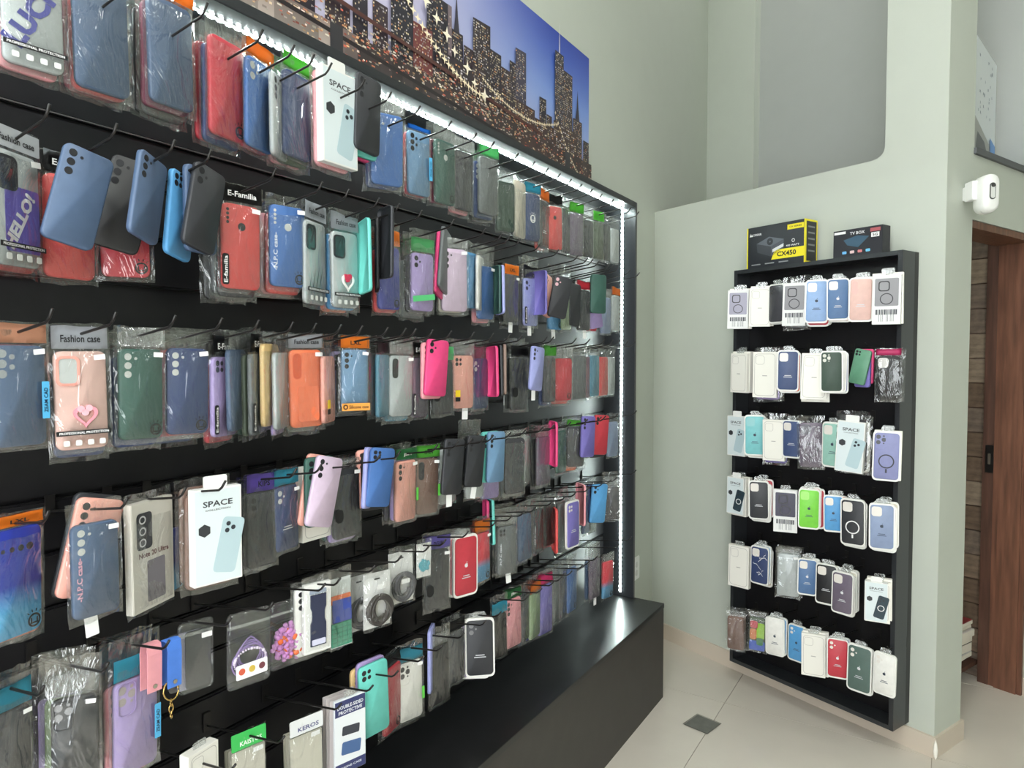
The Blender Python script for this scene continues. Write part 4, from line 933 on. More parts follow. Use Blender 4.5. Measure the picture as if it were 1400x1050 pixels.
# ------------------------------------------------------------------ LARGE RACK rows (pixel boxes of the case bodies)
row('L', 0, [
    ('F', -6, -62, 96, 104, None, None, '', None, ('pink',), Fx('bagged_phone_case', 'clear phone case with large purple lettering at the upper left', 'phone case', f_luck, asp=.52, yaw=-4)),
    ('B', 103, -38, 176, 134, 'slate', None, '', None, ('coral', 'maroon')), ('B', 205, -4, 263, 152, 'slate', None, '', HO0, ('maroon', 'grey', 'smoke'), dict(d='glossy slate phone case in crumpled clear bag')),
    ('B', 286, 50, 334, 194, 'red', None, 'mk', None, ('navy', 'red')), ('B', 336, 80, 371, 208, 'blue', 'duo', '', HO0, ('red',)), ('B', 373, 104, 389, 218, 'clear', 'tri', '', None, ()),
    ('B', 386, 96, 424, 220, 'navy', None, '', HG, ('olive', 'pink')), ('S', 438, 92, 485, 232, None, None, '', None, ('pink',), dict(d='white carton with tilted phone print in the top row', n=.19)),
    ('N', 486, 100, 519, 213, 'charcoal', 'tri', '', None, ('mint', 'hotpink'), dict(n=.2, roll=3, bk='naked')), ('B', 507, 150, 550, 258, 'blue', 'duo', '', HW, ('navy',)),
    ('B', 558, 178, 587, 270, 'steel', 'five', 'slab', HBL, ('red',)), ('B', 595, 190, 621, 282, 'green', 'fp', 'mk', HW, ('maroon',)), ('B', 621, 204, 645, 290, 'smoke', 'fp', '', HW, ('pink',)),
    ('B', 655, 213, 679, 296, 'grey', None, '', HGM, ('navy', 'black')), ('B', 679, 246, 703, 319, 'darkgreen', None, 'card', None, ()), ('B', 703, 246, 717, 326, 'beige', None, '', None, ()),
    ('B', 717, 263, 737, 331, 'navy', None, 'star', HT, ()), ('B', 737, 274, 749, 341, 'smoke', None, 'cap', HO0, ('coral',)), ('B', 748, 280, 768, 343, 'coral', 'fp', '', HBK, ()),
    ('B', 768, 285, 778, 346, 'smoke', None, '', None, ()), ('B', 778, 290, 796, 351, 'mauve', None, '', HG, ()), ('B', 797, 300, 810, 353, 'charcoal', None, '', None, ()), ('B', 811, 302, 824, 356, 'olive', None, '', HG, ()),
    ('B', 824, 306, 833, 358, 'charcoal', None, '', None, ()), ('B', 835, 312, 845, 360, 'clear', None, '', None, ())])
row('L', 1, [
    ('F', -8, 206, 53, 366, None, None, '', None, ('coral',), Fx('bagged_phone_case', 'clear phone case with purple greeting print and silver header', 'phone case', f_hello)),
    ('B', 60, 238, 128, 383, 'coral', None, '', HB, (), dict(n=.12)), ('N', 57, 195, 157, 345, 'slate', 'tri', '', None, (), nk(-6, 14, 136, .2)),
    ('B', 137, 250, 206, 381, 'red', 'fp', 'mk', HB, (), dict(n=.12)), ('N', 136, 214, 206, 347, 'black', 'tri', '', None, (), nk(-30, 15, 128, .16, nohook=True)),
    ('N', 167, 199, 237, 342, 'slate', 'tri', '', None, (), nk(24, 13, 120, .215)), ('N', 220, 230, 272, 361, 'sky', 'four', '', None, (), nk(26, 9, 118, .18)), ('N', 244, 219, 314, 352, 'charcoal', 'duo', '', None, ('slate',), nk(12, 13, 118, .215, bk='naked')),
    ('B', 303, 277, 354, 397, 'coral', 'fp', 'ef sq_st', HB, ('smoke', 'grey', 'smoke')), ('B', 369, 279, 416, 394, 'blue', 'fp', 'npc mk sq_st', None, ('coral', 'pink', 'coral')),
    ('B', 416, 302, 443, 417, 'clear', 'win', 'claw pp', HS, ()), ('B', 454, 316, 489, 422, 'clear', 'win', 'heart pp', HS, ('sky', 'orange')),
    ('N', 492, 300, 505, 402, 'mint', None, '', None, (), nk(62, 3, 100, .2)), ('N', 503, 300, 528, 398, 'black', 'duo', '', None, (), nk(45, 2, 98, .19, nohook=True)), ('N', 521, 284, 532, 381, 'charcoal', None, '', None, (), nk(66, -2, 97, .23)),
    ('B', 517, 336, 546, 424, 'indigo', None, 'mk', HO0, ('coral',)), ('B', 562, 345, 591, 426, 'lilac', 'duo', 'greenband', HGM, ('smoke', 'grey')),
    ('N', 594, 326, 612, 400, 'hotpink', None, '', None, (), nk(20, 14, 90, .15, nohook=True)), ('N', 598, 318, 618, 395, 'grey', None, '', None, (), nk(22, 15, 88, .16, nohook=True)),
    ('B', 604, 338, 638, 427, 'pinklilac', 'tri', 'sq_st', HW, ('beige',)), ('B', 637, 345, 652, 422, 'sky', None, 'mk', None, ()), ('B', 652, 350, 660, 425, 'white', None, '', None, ()), ('B', 653, 363, 674, 437, 'blue', None, 'sq_st', None, ('pink',)),
    ('N', 676, 362, 691, 432, 'lavender', None, '', None, ('green',), nk(52, 3, 66, .2, bk='naked')), ('B', 689, 376, 707, 441, 'smoke', None, 'tag sq_st', HO, ('black',)), ('B', 716, 380, 734, 446, 'lavender', 'duo', 'ef tag', HBK, ('smoke',)),
    ('N', 735, 370, 741, 431, 'purple', None, '', None, (), nk(70, 0, 60, .2)), ('N', 740, 375, 756, 434, 'peach', 'duo', '', None, (), nk(10, 9, 58, .15)), ('B', 749, 388, 768, 451, 'sky', None, 'mk tag', None, (), dict(n=.14)),
    ('N', 752, 376, 779, 437, 'charcoal', 'duo', '', None, (), nk(-40, 11, 57, .21, camc=(210, 170, 176))), ('B', 768, 388, 780, 451, 'sage', None, '', None, ()), ('N', 779, 387, 790, 447, 'charcoal', None, '', None, (), nk(-10, 3, 58, .17)),
    ('B', 789, 396, 806, 452, 'charcoal', 'fp', 'ef tag', HRD, ()), ('N', 806, 402, 819, 446, 'lilac', None, '', None, ('red',), nk(-22, -10, 50, .17, bk='naked')), ('N', 812, 375, 823, 429, 'green', None, '', None, (), nk(-30, 1, 53, .21)),
    ('B', 821, 406, 834, 456, 'bluegrey', 'pill', '', HW, ()), ('B', 836, 404, 846, 453, 'clear', None, '', HO0, ())])
row('L', 2, [
    ('B', -10, 472, 62, 612, 'slate', 'five', 'slab sq_st', ((216, 160, 130), ''), ('maroon',), dict(d='slate blue case with five lens holes and blue side sticker', camc=(160, 165, 168))), ('B', 76, 480, 147, 616, 'rose', 'win', 'heart pp sq_st', HS, ('navy',), dict(camc=(196, 200, 198))),
    ('B', 162, 477, 221, 602, 'green', 'tri', 'mk sq_st', HW, ('navy', 'smoke', 'maroon')), ('B', 227, 476, 283, 595, 'navy', 'tri', 'mk sq_st', None, ('red', 'hotpink', 'navy')), ('B', 290, 488, 321, 597, 'lilac', 'four', 'ef', HB, ('red',)),
    ('B', 317, 478, 331, 588, 'slate', None, '', HW, ()), ('B', 342, 484, 363, 594, 'grey', None, 'ef', HB, ('olive', 'green')), ('B', 363, 470, 375, 582, 'yellow', None, '', HW, ()), ('B', 376, 482, 393, 586, 'clear', None, '', None, ('lilac',)),
    ('B', 397, 478, 441, 585, 'orange', 'pill', 'card sq_st', HS, ('darkgreen',), dict(camc=(222, 96, 60))), ('B', 441, 487, 456, 578, 'peach', None, 'ylab', None, ()), ('B', 466, 478, 502, 560, 'steel', 'tri', 'stripe sq_st', HO, ('black', 'lilac')),
    ('B', 503, 483, 515, 569, 'black', None, '', None, ()), ('B', 515, 485, 531, 570, 'teal', 'pill', '', HBK, (), dict(camc=(100, 160, 186))), ('B', 532, 486, 562, 570, 'clear', 'pill', 'sq_st', HW, ('teal', 'black')), ('B', 562, 489, 584, 571, 'mauve', None, 'ef', HB, ()),
    ('N', 585, 463, 608, 543, 'hotpink', 'duo', '', None, ('pink',), nk(-14, 5, 77, .21, bk='naked')), ('B', 591, 494, 619, 567, 'charcoal', None, 'oval', HGM, ()), ('B', 619, 486, 646, 559, 'peach', 'four', 'ylab tag', HW, ()), ('B', 646, 490, 666, 559, 'navy', 'duo', '', None, ('smoke',)),
    ('N', 668, 472, 679, 544, 'hotpink', None, '', None, (), nk(58, 3, 69, .2)), ('N', 675, 471, 684, 543, 'charcoal', None, '', None, (), nk(58, 3, 69, .2, nohook=True)), ('N', 681, 470, 698, 541, 'taupe', 'tri', 'tag', None, (), nk(36, 4, 68, .21)),
    ('B', 698, 490, 720, 561, 'charcoal', 'fp', 'oval', HBK, ('black',)), ('N', 723, 473, 744, 535, 'lavender', 'tri', 'tag', None, (), nk(-6, 7, 60, .21)), ('B', 743, 488, 758, 550, 'smoke', None, '', HG, ('navy',)), ('B', 759, 490, 781, 548, 'red', None, 'mk', HW, ('coral',)),
    ('B', 781, 486, 800, 546, 'grey', None, '', None, ('smoke',)), ('B', 800, 488, 806, 544, 'maroon', None, '', None, ()), ('B', 806, 486, 818, 542, 'teal', None, '', None, ()), ('B', 819, 488, 830, 541, 'coral', None, '', None, ()), ('B', 831, 488, 839, 540, 'clear', None, '', None, ())])
row('L', 3, [
    ('B', -12, 718, 54, 876, 'g_blue', 'row', 'mk', HO, ('orange',)), ('N', 73, 672, 168, 818, 'charcoal', None, '', None, (), nk(0, 15, 138, .14, nohook=True)), ('N', 76, 681, 172, 816, 'peach', 'tri', '', None, (), nk(0, 14, 132, .16)),
    ('B', 99, 710, 162, 847, 'slate', 'tri', 'npc tag sq_st', None, (), dict(n=.19)), ('F', 180, 690, 231, 834, None, None, '', None, (), Fx('boxed_phone_case', 'grey case carton with camera print and red-brown lettering', 'phone case', f_note)), ('B', 228, 722, 246, 808, 'g_blue', None, 'mk', None, ('clear',), dict(n=.11)),
    ('S', 262, 662, 328, 802, None, None, '', None, ('brown', 'brown'), dict(d='large white carton with tilted phone print in the fourth row', n=.2, yaw=-8)), ('B', 337, 671, 377, 778, 'charcoal', 'tri', '', HP, ('smoke',)), ('B', 376, 662, 407, 754, 'navy', 'duo', 'cap sq_st', HT, ()),
    ('W', 409, 634, 448, 740, None, None, '', None, (), dict(n=.14)), ('N', 411, 624, 450, 716, 'peach', None, '', None, (), nk(4, 13, 96, .165, nohook=True)), ('N', 413, 622, 473, 722, 'pinklilac', 'tri', '', None, ('green',), nk(-2, 14, 95, .2, bk='naked')), ('B', 456, 638, 491, 738, 'charcoal', None, 'oval sq_st', HW, ('lilac', 'green')),
    ('N', 492, 612, 520, 694, 'lavender', None, '', None, (), nk(20, 9, 82, .185, nohook=True)), ('N', 498, 611, 541, 694, 'blue', 'four', '', None, ('black', 'peach'), nk(-14, 8, 80, .21, bk='naked')), ('B', 540, 628, 567, 714, 'peach', 'tri', 'gslab sq_st', HDG, ('lilac', 'smoke')), ('B', 568, 625, 598, 705, 'brown', 'pill', 'gslab sq_st', HGC, ('brown',)),
    ('N', 603, 598, 635, 678, 'charcoal', 'tri', 'tag', None, (), nk(-10, 6, 76, .21)), ('B', 600, 612, 622, 690, 'clear', None, '', None, (), dict(n=.14)), ('N', 634, 594, 664, 667, 'charcoal', 'tri', 'tag', None, ('black',), nk(-10, 7, 70, .21)), ('B', 636, 618, 660, 683, 'clear', None, '', HT, (), dict(n=.14)),
    ('B', 657, 612, 681, 684, 'lilac', None, '', HO0, ('peach',), dict(n=.14)), ('N', 666, 588, 689, 661, 'steel', 'tri', '', None, ('mint',), nk(-10, 3, 69, .21, bk='naked')), ('B', 690, 598, 716, 677, 'smoke', None, '', HW, ('grey', 'black')), ('B', 714, 596, 723, 662, 'clear', None, '', None, ()),
    ('B', 734, 596, 751, 664, 'mauve', None, '', HW, ('black',)), ('N', 752, 575, 761, 638, 'hotpink', None, '', None, (), nk(48, 0, 61, .2)), ('B', 760, 588, 773, 647, 'green', None, '', None, (), dict(camc=(60, 70, 70))), ('B', 775, 582, 798, 640, 'smoke', None, '', HG, ('grey', 'orange')),
    ('N', 797, 568, 810, 626, 'purple', 'tri', '', None, (), nk(-16, 3, 56, .2)), ('N', 811, 566, 831, 623, 'red', 'duo', '', None, ('charcoal',), nk(-24, 5, 54, .2, bk='naked')), ('B', 830, 576, 844, 625, 'bluegrey', None, '', None, ())])
row('L', 4, [
    ('B', -12, 964, 42, 1090, 'smoke', 'duo', 'sq_st', HT, ('black',)), ('B', 68, 944, 135, 1075, 'charcoal', 'trio', 'sq_st', HW, ('sage', 'lilac'), dict(camc=(150, 150, 154))), ('B', 155, 918, 213, 1062, 'lilac', 'trio', 'slab', HT, ('pink', 'charcoal'), dict(camc=(170, 160, 160))),
    ('F', 211, 874, 238, 944, None, None, '', None, (), Fx('key_strap', 'blue and pink wrist strap with gold key ring', 'strap', f_strap, n=.2, yaw=0, asp=.5)), ('F', 243, 842, 292, 952, None, None, '', None, (), Fx('screen_protector_pack', 'stack of dark glass protector packs in clear pouch', 'screen protector', f_packs, yaw=-10)),
    ('F', 304, 826, 375, 948, None, None, '', None, (), Fx('charm_pouch', 'zip pouch with lilac pearl strings and three-badge card', 'pouch', f_pearl, n=.2, yaw=-10)), ('F', 370, 812, 424, 918, None, None, '', None, (), Fx('bead_pouch', 'zip pouch filled with lilac beads and orange charms', 'pouch', f_beads, yaw=-10)),
    ('F', 413, 792, 452, 896, None, None, '', None, ('white',), Fx('watch_strap_pack', 'white card pack with navy watch strap', 'watch strap', f_strapcard, n=.2, yaw=-14)), ('F', 452, 786, 481, 888, None, None, '', None, (), Fx('gadget_card', 'clear pack with orange, blue and green pads', 'accessory', f_colorcard, yaw=-14)),
    ('F', 480, 784, 506, 866, None, None, '', None, (), Fx('cable_pack', 'white sleeve with grey cable coil half hidden at left', 'cable', f_cable(3), n=.14, yaw=-12)), ('F', 496, 778, 537, 864, None, None, '', None, (), Fx('cable_pack', 'white sleeve with thick black cable coil', 'cable', f_cable(1), n=.2, yaw=-14)), ('F', 530, 750, 570, 830, None, None, '', None, (), Fx('cable_pack', 'white sleeve with grey cable coil and small price sticker', 'cable', f_cable(2), n=.185, yaw=-14)),
    ('F', 566, 740, 592, 792, None, None, '', None, (), Fx('bead_pack', 'small white pack of teal beads', 'bead pack', f_tealbag, n=.2, yaw=-14)), ('B', 581, 748, 613, 837, 'charcoal', 'four', 'oval sq_st', HL, ()),
    ('T', 621, 730, 651, 818, 'red', None, 'apple', None, ('pink', 'lilac')), ('B', 649, 726, 669, 797, 'g_red', None, 'mk sq_st', HO0, ('brown',)), ('N', 666, 700, 676, 726, 'mint', None, '', None, ('hotpink',), nk(50, 6, 60, .15, bk='naked')), ('B', 680, 716, 705, 788, 'grey', 'four', 'npc tag', HW, ('charcoal',)), ('B', 708, 701, 726, 768, 'slate', None, '', None, ('navy',)),
    ('B', 728, 695, 742, 757, 'smoke', 'duo', 'npc', None, ('mauve',)), ('B', 743, 688, 758, 747, 'black', 'tri', '', None, ('charcoal',)), ('N', 754, 694, 763, 754, 'coral', None, '', None, (), nk(40, 0, 60, .18)), ('B', 763, 686, 776, 755, 'grey', None, '', None, ('smoke',)),
    ('T', 775, 684, 791, 750, 'purple', 'four', 'cap', None, (), dict(d='purple phone case in white tray near the LED strip', n=.2)), ('N', 791, 662, 797, 716, 'pink', None, '', None, (), nk(52, 0, 56, .18)), ('B', 796, 678, 806, 730, 'slate', None, '', HW, ()), ('B', 804, 676, 814, 728, 'olive', None, '', None, ()),
    ('N', 811, 660, 825, 716, 'sky', 'duo', '', None, ('navy',), nk(-30, 6, 53, .2, bk='naked')), ('B', 825, 662, 848, 714, 'smoke', 'four', '', HW, (), dict(camc=(214, 220, 218)))])
row('L', 5, [
    ('F', 254, 1018, 292, 1120, None, None, '', None, (), Fx('boxed_phone_case', 'white carton half hidden at the bottom edge', 'phone case', f_whiteboxes)), ('F', 318, 1012, 364, 1130, None, None, '', None, (), Fx('case_pack', 'pale flat pack with bright green header', 'accessory', f_flatpack((196, 192, 178), (60, 186, 88), 'KAISTOS'), yaw=-12)),
    ('F', 398, 992, 442, 1110, None, None, '', None, (), Fx('case_pack', 'pale flat packs with white lettered header', 'accessory', f_flatpack((200, 196, 180), (226, 228, 228), 'KEROS'), yaw=-14)), ('F', 458, 944, 498, 1062, None, None, '', None, (), Fx('tablet_case_pack', 'white and navy card pack showing a folding case', 'accessory', f_double, yaw=-14, n=.2)),
    ('N', 494, 902, 531, 1006, 'mint', 'four', '', None, ('lilac', 'yellow'), nk(-10, -2, 98, .2, bk='naked')), ('B', 524, 906, 546, 1004, 'red', None, 'mk', HBK, ('charcoal',)), ('B', 545, 898, 577, 990, 'white', 'trio', 'gslab sq_st', HT, ('smoke',)), ('N', 581, 858, 598, 942, 'lavender', None, '', None, (), nk(30, 2, 84, .16)),
    ('B', 588, 878, 613, 966, 'black', None, '', HW, ()), ('B', 611, 858, 634, 938, 'smoke', None, '', HBK, ('grey',)), ('T', 638, 840, 675, 932, 'charcoal', 'duo', 'cap', None, ('lilac', 'white'), dict(camc=(120, 120, 122), n=.2)), ('B', 673, 836, 692, 902, 'black', None, '', HT, ()),
    ('B', 691, 814, 712, 888, 'pink', 'tri', '', HDG, ()), ('B', 714, 812, 724, 876, 'smoke', None, '', None, ('navy',)), ('B', 724, 808, 737, 874, 'sage', None, '', HO0, ('indigo',)), ('B', 735, 796, 754, 870, 'purple', None, '', HPK, ('maroon',)), ('B', 755, 788, 766, 852, 'grey', None, '', None, ()), ('B', 765, 784, 775, 846, 'smoke', None, '', None, ()),
    ('B', 775, 774, 787, 838, 'blue', None, 'mk', None, ('purple',)), ('B', 806, 762, 819, 820, 'mauve', None, 'tag', None, ('slate',)), ('B', 823, 765, 837, 820, 'g_red', None, 'mk', HW, ())])
# ================================================================== SMALL BOARD on the partition
bd = thing('display_board', 'tall narrow black display board on the partition wall', 'display board', PC, rzR)
BX0, BX1, BZ0, BZ1, BD = -.866, -.094, .098, 1.975, .127
obj('back_panel', box_me('back_panel', BX0, BX1, -.03, -.0005, BZ0, BZ1, M_BLK), bd)
for nm_, b_ in (('frame_side', (BX0, BX0 + .018, BZ0, BZ1)), ('frame_side', (BX1 - .018, BX1, BZ0, BZ1)), ('frame_top', (BX0 + .018, BX1 - .018, BZ1 - .018, BZ1)), ('frame_bottom', (BX0 + .018, BX1 - .018, BZ0, BZ0 + .018))):
    obj(nm_, box_me(nm_, b_[0], b_[1], -BD, -.03, b_[2], b_[3], M_FRAME, .0008), bd)
row('R', 0, [
    ('V', 994, 396, 1024, 450, None, None, '', None, ('white',), dict(d='white carton with violet-grey window at upper left of board', tint=(150, 146, 164), bk='box')), ('W', 1024, 393, 1054, 447, None, None, '', None, ('white',), dict(bk='box')), ('T', 1052, 389, 1071, 441, 'smoke', 'duo', '', None, ('white',), dict(camc=(70, 70, 70))),
    ('V', 1070, 386, 1102, 446, None, None, '', None, ('grey',), dict(d='white carton with ring window beside the light blue case')), ('T', 1100, 383, 1132, 441, 'babyblue', 'sq', 'apple', None, ('red', 'white')), ('T', 1131, 381, 1161, 437, 'denim', 'sq', 'apple', None, ('rose',)), ('T', 1160, 380, 1193, 439, 'rose', 'pill', 'cap', None, ('white',), dict(camc=(210, 164, 154))),
    ('V', 1193, 375, 1232, 444, None, None, '', None, ('white',), dict(d='large white carton with window and blue sticker at right end', bk='box'))])
row('R', 1, [
    ('W', 1001, 483, 1023, 537, None, None, '', None, ('white',), dict(bk='box')), ('W', 1030, 481, 1063, 544, None, None, '', None, ('lilac', 'white')), ('T', 1063, 480, 1091, 534, 'dusk', 'sq', 'cap', None, ('orange',)), ('W', 1092, 483, 1133, 547, None, None, '', None, ('white',), dict(bk='box')),
    ('T', 1123, 481, 1152, 536, 'forest', 'trio', '', None, ('white', 'lavender'), dict(camc=(198, 198, 186))), ('N', 1154, 475, 1198, 528, 'jade', 'four', '', None, ('purple', 'hotpink'), nk(0, 12, 48, .2, bk='naked', d='loose green phone case tilted on the small board')), ('B', 1199, 487, 1231, 547, 'black', 'sq', '', HPK, ('smoke',), dict(camc=(210, 206, 202)))])
row('R', 2, [
    ('S', 996, 568, 1020, 624, None, None, '', None, (), dict(d='white carton with tilted phone print at left of small board')), ('T', 1019, 568, 1046, 623, 'aqua', 'sq', 'apple', None, ('beige',), dict(camc=(130, 190, 192))), ('W', 1044, 573, 1074, 631, None, None, '', None, ('purple',)), ('T', 1071, 575, 1094, 626, 'dusk', 'sq', 'cap', None, ()),
    ('B', 1093, 577, 1126, 640, 'mauve', 'sq', 'ring', None, (), dict(camc=(64, 60, 72))), ('T', 1125, 578, 1152, 639, 'palemint', 'sq', 'apple', None, ()), ('S', 1144, 575, 1182, 647, None, None, '', None, ('charcoal', 'white'), dict(d='white carton with tilted phone print at right of small board', roll=3, n=.2)), ('T', 1192, 590, 1231, 658, 'iris', 'trio', 'ring', None, ('white',), dict(camc=(40, 42, 52), bk='box'))])
row('R', 3, [
    ('S', 995, 651, 1018, 704, None, None, '', None, ('white', 'white'), dict(dark=True, bk='box', d='white carton with dark phone print at left of fourth board row')), ('T', 1024, 657, 1052, 711, 'charcoal', 'sq', 'cap', None, ('white', 'red')), ('V', 1055, 667, 1093, 730, None, None, '', None, (), dict(tint=(58, 56, 76), d='white carton with dark navy window in fourth board row')),
    ('T', 1092, 668, 1120, 724, 'lime', 'sq', 'apple', None, ('pink', 'red'), dict(camc=(160, 224, 110))), ('T', 1127, 677, 1153, 728, 'sky', 'sq', 'apple', None, ('orange',)), ('T', 1151, 682, 1182, 747, 'charcoal', 'sq', 'ring', None, ('white',)), ('T', 1189, 688, 1223, 753, 'bluegrey', 'sq', 'apple', None, ('white', 'beige'))])
row('R', 4, [
    ('W', 997, 743, 1025, 805, None, None, '', None, ()), ('T', 1027, 746, 1050, 800, 'navy', 'sq', 'marble', None, ('sky', 'beige')), ('B', 1062, 755, 1092, 818, 'clear', None, 'sq_st', HW, ('clear',)), ('T', 1091, 763, 1116, 815, 'denim', 'sq', 'apple', None, ('white',), dict(d='denim blue phone case in white tray in fifth row of small board')),
    ('T', 1116, 770, 1143, 828, 'black', 'sq', 'cap', None, ('white',)), ('T', 1138, 781, 1165, 841, 'mauve', 'sq', 'apple', None, ('rose', 'beige', 'yellow'), dict(d='greyish violet phone case in white tray')), ('S', 1179, 792, 1217, 853, None, None, '', None, ('white', 'white'), dict(dark=True, bk='box', d='white carton with dark phone print at right of fifth board row'))])
row('R', 5, [
    ('B', 994, 840, 1018, 891, 'brown', None, '', HW, ('taupe',)), ('B', 1023, 841, 1047, 893, 'olive', None, 'multi', HW, ()), ('T', 1048, 843, 1072, 898, 'white', None, 'apple', None, ('sky',)), ('T', 1078, 853, 1100, 906, 'sky', 'duo', 'apple', None, ()), ('W', 1095, 862, 1130, 928, None, None, '', None, ('white',), dict(bk='box')),
    ('T', 1131, 871, 1160, 930, 'red', 'duo', 'apple', None, ('sky',), dict(d='red phone case in white tray on small board')), ('T', 1159, 880, 1190, 949, 'pine', 'duo', 'apple', None, ('white',)), ('T', 1195, 891, 1223, 953, 'white', 'duo', 'apple', None, ())])
# two boxes on top of the small board
def top_box(x0, x1, y0, y1, n0, dep, name, label, cat, body, fn):
    sa, z0 = on('R', x0, y1, n0); sb = on('R', x1, y1, n0)[0]; z1 = on('R', (x0 + x1) / 2, y0, n0)[1]; w_ = sa - sb; h_ = z1 - BZ1
    p = thing(name, label, cat, WR((sa + sb) / 2, n0, BZ1 + .0005), rzR); o = obj('carton', box_me('carton', -w_ / 2, w_ / 2, 0, dep, 0, h_, body, .001), p); fn(p, o, w_, h_, dep)
def psu(p, o, w_, h_, dep):
    yl = plain((238, 222, 40), .4); y = -.0006
    for nm_, b_ in (('yellow_edge', (-w_ / 2, -w_ / 2 + .006, -.0005, .012, 0, h_)), ('yellow_edge', (w_ / 2 - .004, w_ / 2 + .0006, -.0005, .010, 0, h_)), ('yellow_edge', (w_ / 2 - .001, w_ / 2 + .0006, dep - .006, dep, 0, h_)), ('yellow_edge', (w_ / 2 - .001, w_ / 2 + .0006, .010, dep - .006, h_ - .008, h_)), ('yellow_edge', (w_ / 2 - .001, w_ / 2 + .0006, .010, dep - .006, 0, .008))): obj(nm_, box_me(nm_, *b_, yl), o)
    bm = bmesh.new(); add_flat(bm, [(-w_ * .06, .030), (w_ / 2 - .004, .030), (w_ / 2 - .004, .072), (w_ * .0, .072)], y); b = obj('name_band', to_mesh('name_band', bm, yl), o); lettering('CX450', b, w_ * .20, y - .0006, .051, w_ * .32, .022, (30, 30, 30), 0, .03)
    obj('top_label', plate_me('top_label', w_ * .27, .022, .0005, .0003), o, (w_ * .345, y + .0002, h_ - .036), m=yl); lettering('CX SERIES', o, w_ * .345, y - .0006, h_ - .025, w_ * .2, .007, (40, 40, 40))
    lettering('CORSAIR', o, -w_ * .32, y, h_ - .036, w_ * .17, .010, (235, 235, 235)); bm = bmesh.new()
    for k in range(3): add_flat(bm, [(-w_ * .45 + .005 * k, h_ - .042), (-w_ * .45 + .005 * k + .007, h_ - .042), (-w_ * .45 + .004 + .004 * k, h_ - .026 - .003 * k)], y)
    obj('sail_logo', to_mesh('sail_logo', bm, M_WHITEP), o); lettering('450 WATT', o, w_ * .30, y, .083, w_ * .22, .008, (225, 225, 225))
    bm = bmesh.new(); add_flat(bm, [(-.095, .11), (-.03, .135), (.045, .115), (-.02, .09)], y); u = obj('unit_print', to_mesh('unit_print', bm, plain((92, 96, 104), .4)), o)
    bm = bmesh.new(); add_flat(bm, [(-.095, .11), (-.02, .09), (-.02, .045), (-.09, .07)], y); obj('unit_side_print', to_mesh('unit_side_print', bm, plain((58, 60, 66), .4)), u)
    bm = bmesh.new(); add_flat(bm, [(-.02, .09), (.045, .115), (.043, .075), (-.02, .045)], y); obj('unit_side_print', to_mesh('unit_side_print', bm, plain((74, 78, 86), .4)), u)
    bm = bmesh.new(); add_annulus(bm, -.025, .1125, .004, .016, y - .0003, 18); obj('fan_print', to_mesh('fan_print', bm, plain((42, 44, 50), .4)), u)
    bm = bmesh.new(); add_flat(bm, [(-.012, .062), (.044, .082), (.044, .096), (-.012, .076)], y - .0003); obj('sticker_print', to_mesh('sticker_print', bm, plain((216, 218, 220), .4)), u)
    for k in range(3): obj('caption_bar', plate_me('caption_bar', w_ * .16, .005, .001, .0003), o, (-w_ * .33 + k * w_ * .24, y + .0002, .013), m=plain((150, 152, 152)))
    bm = bmesh.new(); add_annulus(bm, w_ * .31, .103, .005, .008, y, 16); obj('certificate_badge', to_mesh('certificate_badge', bm, plain((205, 205, 205))), o)
    for k in range(5): obj('side_text', box_me('side_text', w_ / 2 + .0003, w_ / 2 + .0009, .022, dep - .02, h_ - .035 - k * .026, h_ - .028 - k * .026, plain((130, 132, 132))), o)
top_box(1021, 1100, 306, 366, .115, .092, 'computer_part_carton', 'black and yellow power supply carton on top of the small board', 'box', plain((34, 36, 42), .35), psu)
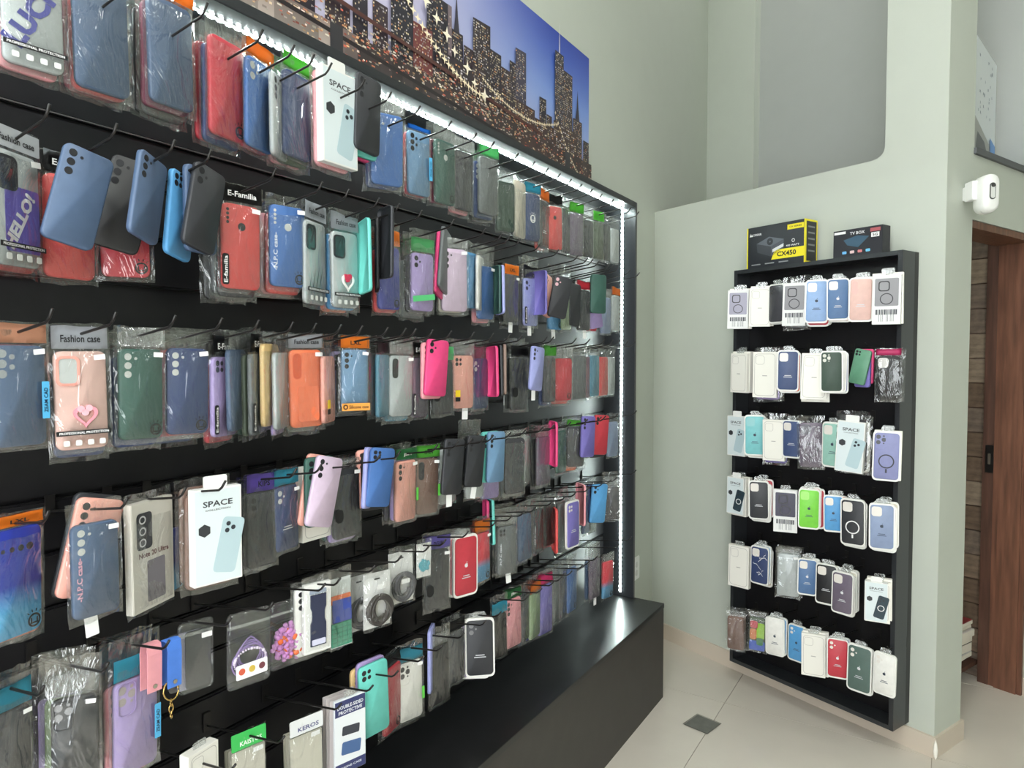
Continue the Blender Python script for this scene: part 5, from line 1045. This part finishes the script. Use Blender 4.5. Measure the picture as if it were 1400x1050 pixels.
def tvb(p, o, w_, h_, dep):
    y = -.0006; lettering('TV BOX', o, 0, y, h_ - .018, w_ * .30, .012, (225, 225, 228)); obj('white_label', plate_me('white_label', w_ * .24, .010, .0005, .0003), o, (-w_ * .36, y + .0002, h_ - .016), m=M_WHITEP)
    bm = bmesh.new(); add_flat(bm, [(-w_ * .28, h_ * .62), (-.0, h_ * .74), (w_ * .24, h_ * .66), (w_ * .02, h_ * .30), (-w_ * .2, h_ * .42)], y); u = obj('device_print', to_mesh('device_print', bm, plain((44, 78, 100), .3)), o)
    r_ = obj('red_badge', plate_me('red_badge', w_ * .2, .014, .001, .0003), o, (w_ * .36, y + .0002, h_ - .022), m=plain((176, 90, 96))); b = obj('network_badge', plate_me('network_badge', w_ * .16, .018, .001, .0003), o, (w_ * .36, y + .0002, h_ - .044), m=M_WHITEP); lettering('5G', b, 0, -.0008, .009, w_ * .1, .011, (40, 40, 40))
    for k, cc in enumerate([(110, 180, 226), (222, 190, 190), (214, 130, 130), (110, 190, 224)]): obj('app_badge', plate_me('app_badge', .018, .011, .003, .0003), o, (-w_ * .26 + k * w_ * .16, y + .0002, .012), m=plain(cc))
top_box(1139, 1206, 312, 352, .115, .06, 'electronics_carton', 'black media player carton with device print on the small board', 'box', plain((38, 38, 44), .3), tvb)
# ------------------------------------------------------------------ labels that single each thing out
from collections import Counter
cnt = Counter(d for _, d, w_, _ in ITEMS)
for p, d, w_, nm in ITEMS:
    lab = d; back = isinstance(w_, tuple)
    if back:
        if cnt[d] > 1 or len(d.split()) > 16:
            a, b = d.split(' hanging ')
            lab = '%s hanging %s one %s' % (a.replace(' phone case in clear bag', ' bagged case').replace(' phone case in white tray', ' case in tray').replace('loose phone case', 'loose case'), b.split(' behind ')[0] + ' behind', w_[1].replace(' from left in the', ' in'))
    elif cnt[d] > 1 or d.startswith('plain white'):
        lab = '%s, %s' % (d, w_)
        if len(lab.split()) > 16: lab = '%s, %s' % (d.split(' with ')[0], w_)
    p['label'] = ' '.join(lab.split()[:16])
    if not back: p['group'] = 'merchandise on the small board' if 'small board' in w_ else 'merchandise on the large rack'
